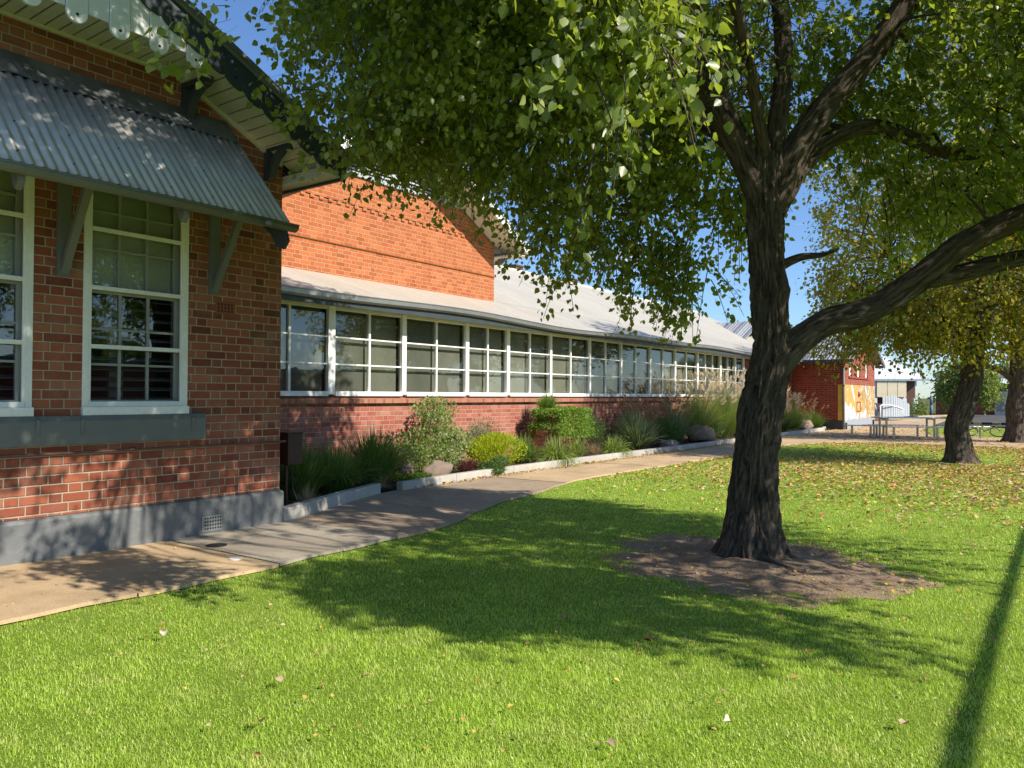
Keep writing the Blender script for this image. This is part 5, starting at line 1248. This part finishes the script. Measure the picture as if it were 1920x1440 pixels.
for v_, f_ in ((V2, F2), (V3, F3), (V4, F4), (V5, F5)): VV.append(v_); FF.append(f_ + o); o += len(v_)
tag(npmesh('fallen_leaves', np.concatenate(VV), np.concatenate(FF), M['litter']), 'yellow and brown leaves scattered over the lawn and path edge', 'leaf litter', kind='stuff')
# the few leaves that lie singly in the near lawn
lm = MB()
for i, (t, rr) in enumerate([(0, .30), (0, .5)]): pass
V_, F_ = leaves(np.zeros((1, 3)), np.array([[1., 0, .12]]), np.array([[0, .15, 1.]]), np.array([.052]), LEAF * np.array([1, 1, 4.0]))
tints = {'tan': (.5, .36, .22), 'orange': (.6, .22, .07), 'brown': (.16, .08, .04), 'pale': (.55, .47, .36)}
LM = {k: paint('dry_leaf_' + k, c, .7, .15, .3, 12) for k, c in tints.items()}
near = [((-1.66, 2.51), 'orange', 'curled orange-pink leaf, largest near the bottom of the lawn'), ((-1.25, 3.46), 'pale', 'small white curled leaf in the middle of the sunlit lawn'), ((-3.3, 2.55), 'tan', 'folded tan leaf with a dark tip on the left of the lawn'),
        ((-2.6, 1.75), 'tan', 'light tan leaf lying alone near the bottom left'), ((-1.62, 2.95), 'tan', 'upright pale tan leaf at centre bottom of the lawn'), ((-3.0, 2.2), 'brown', 'dark brown leaf left of the centre of the near lawn'),
        ((-.9, 2.75), 'orange', 'orange leaf lying by the right edge of the near lawn'), ((-2.1, 4.3), 'brown', 'dark leaf at the edge of the tree shadow'), ((-.62, 3.9), 'tan', 'tan leaf near the long thin shadow'),
        ((-4.5, 2.6), 'pale', 'pale dry leaf close to the path edge at the far left')]
for i, ((x, y), c, lb) in enumerate(near):
    o = npmesh('fallen_leaf', V_ if i % 2 == 0 else V_ * np.array([.8, 1.1, 1.4]), F_, LM[c]); o.location = (x, y, .008); o.rotation_euler = (RNG.uniform(-.3, .3), RNG.uniform(-.3, .3), RNG.uniform(0, 6))
    tag(o, lb, 'fallen leaf', 'single leaves lying on the near lawn')

# ------------------------------------------------------------------ light, sky, camera
EL, AZ = math.radians(38), math.radians(2)          # sun comes from +X, slightly +Y
sd = Vector((math.cos(EL) * math.cos(AZ), math.cos(EL) * math.sin(AZ), math.sin(EL)))
sun = bpy.data.lights.new('sun', 'SUN'); sun.energy = 6.7; sun.angle = math.radians(.53); sun.color = (1.0, .94, .84)
so_ = bpy.data.objects.new('sun', sun); COL.objects.link(so_); so_.rotation_euler = sd.to_track_quat('Z', 'Y').to_euler(); so_.location = (20, 0, 30)
world = bpy.data.worlds.new('World'); scene.world = world; world.use_nodes = True; nt = world.node_tree; nt.nodes.clear(); N = NT(nt)
sky = N.new('ShaderNodeTexSky', sky_type='NISHITA'); sky.sun_disc = False; sky.sun_elevation = EL; sky.sun_rotation = math.radians(90) - AZ
sky.air_density = 1.0; sky.dust_density = .2; sky.ozone_density = 3.0; sky.altitude = 200
tc = N.new('ShaderNodeTexCoord').outputs['Generated']
d = N.sep(tc)
pl_ = N.comb(N.m('DIVIDE', d[0], N.m('ADD', d[2], .12)), N.m('DIVIDE', d[1], N.m('ADD', d[2], .12)), 0.0)
cl = N.mr(N.noise(pl_, 1.1, 6, .6, .5), .60, .78, 0, .75)
cl = N.m('MULTIPLY', cl, N.mr(d[2], .02, .12))
col = N.mix(cl, N.mix(1.0, sky.outputs[0], (.82, .98, 1.18), 'MULTIPLY'), (7.5, 7.6, 7.9))
bg = N.new('ShaderNodeBackground'); N.put(bg.inputs[0], col); bg.inputs[1].default_value = .15
wo = N.new('ShaderNodeOutputWorld'); nt.links.new(bg.outputs[0], wo.inputs[0])
cam = bpy.data.cameras.new('camera'); cam.lens = 27.04; cam.sensor_width = 36; cam.clip_end = 2000; cam.clip_start = .05
co = bpy.data.objects.new('camera', cam); COL.objects.link(co); co.location = (0, 0, 1.5); scene.camera = co
hd, pt_ = math.radians(35.8), math.radians(.8)
fw = Vector((-math.sin(hd) * math.cos(pt_), math.cos(hd) * math.cos(pt_), math.sin(pt_)))
q = fw.to_track_quat('-Z', 'Y'); co.rotation_euler = (q.to_matrix() @ Matrix.Rotation(math.radians(.3), 3, 'Z')).to_euler()
scene.view_settings.view_transform = 'Standard'; scene.view_settings.look = 'None'; scene.view_settings.exposure = 0; scene.view_settings.gamma = 1
scene.cycles.max_bounces = 8; scene.cycles.transparent_max_bounces = 12; scene.cycles.use_denoising = True
scene.cycles.sample_clamp_indirect = 6
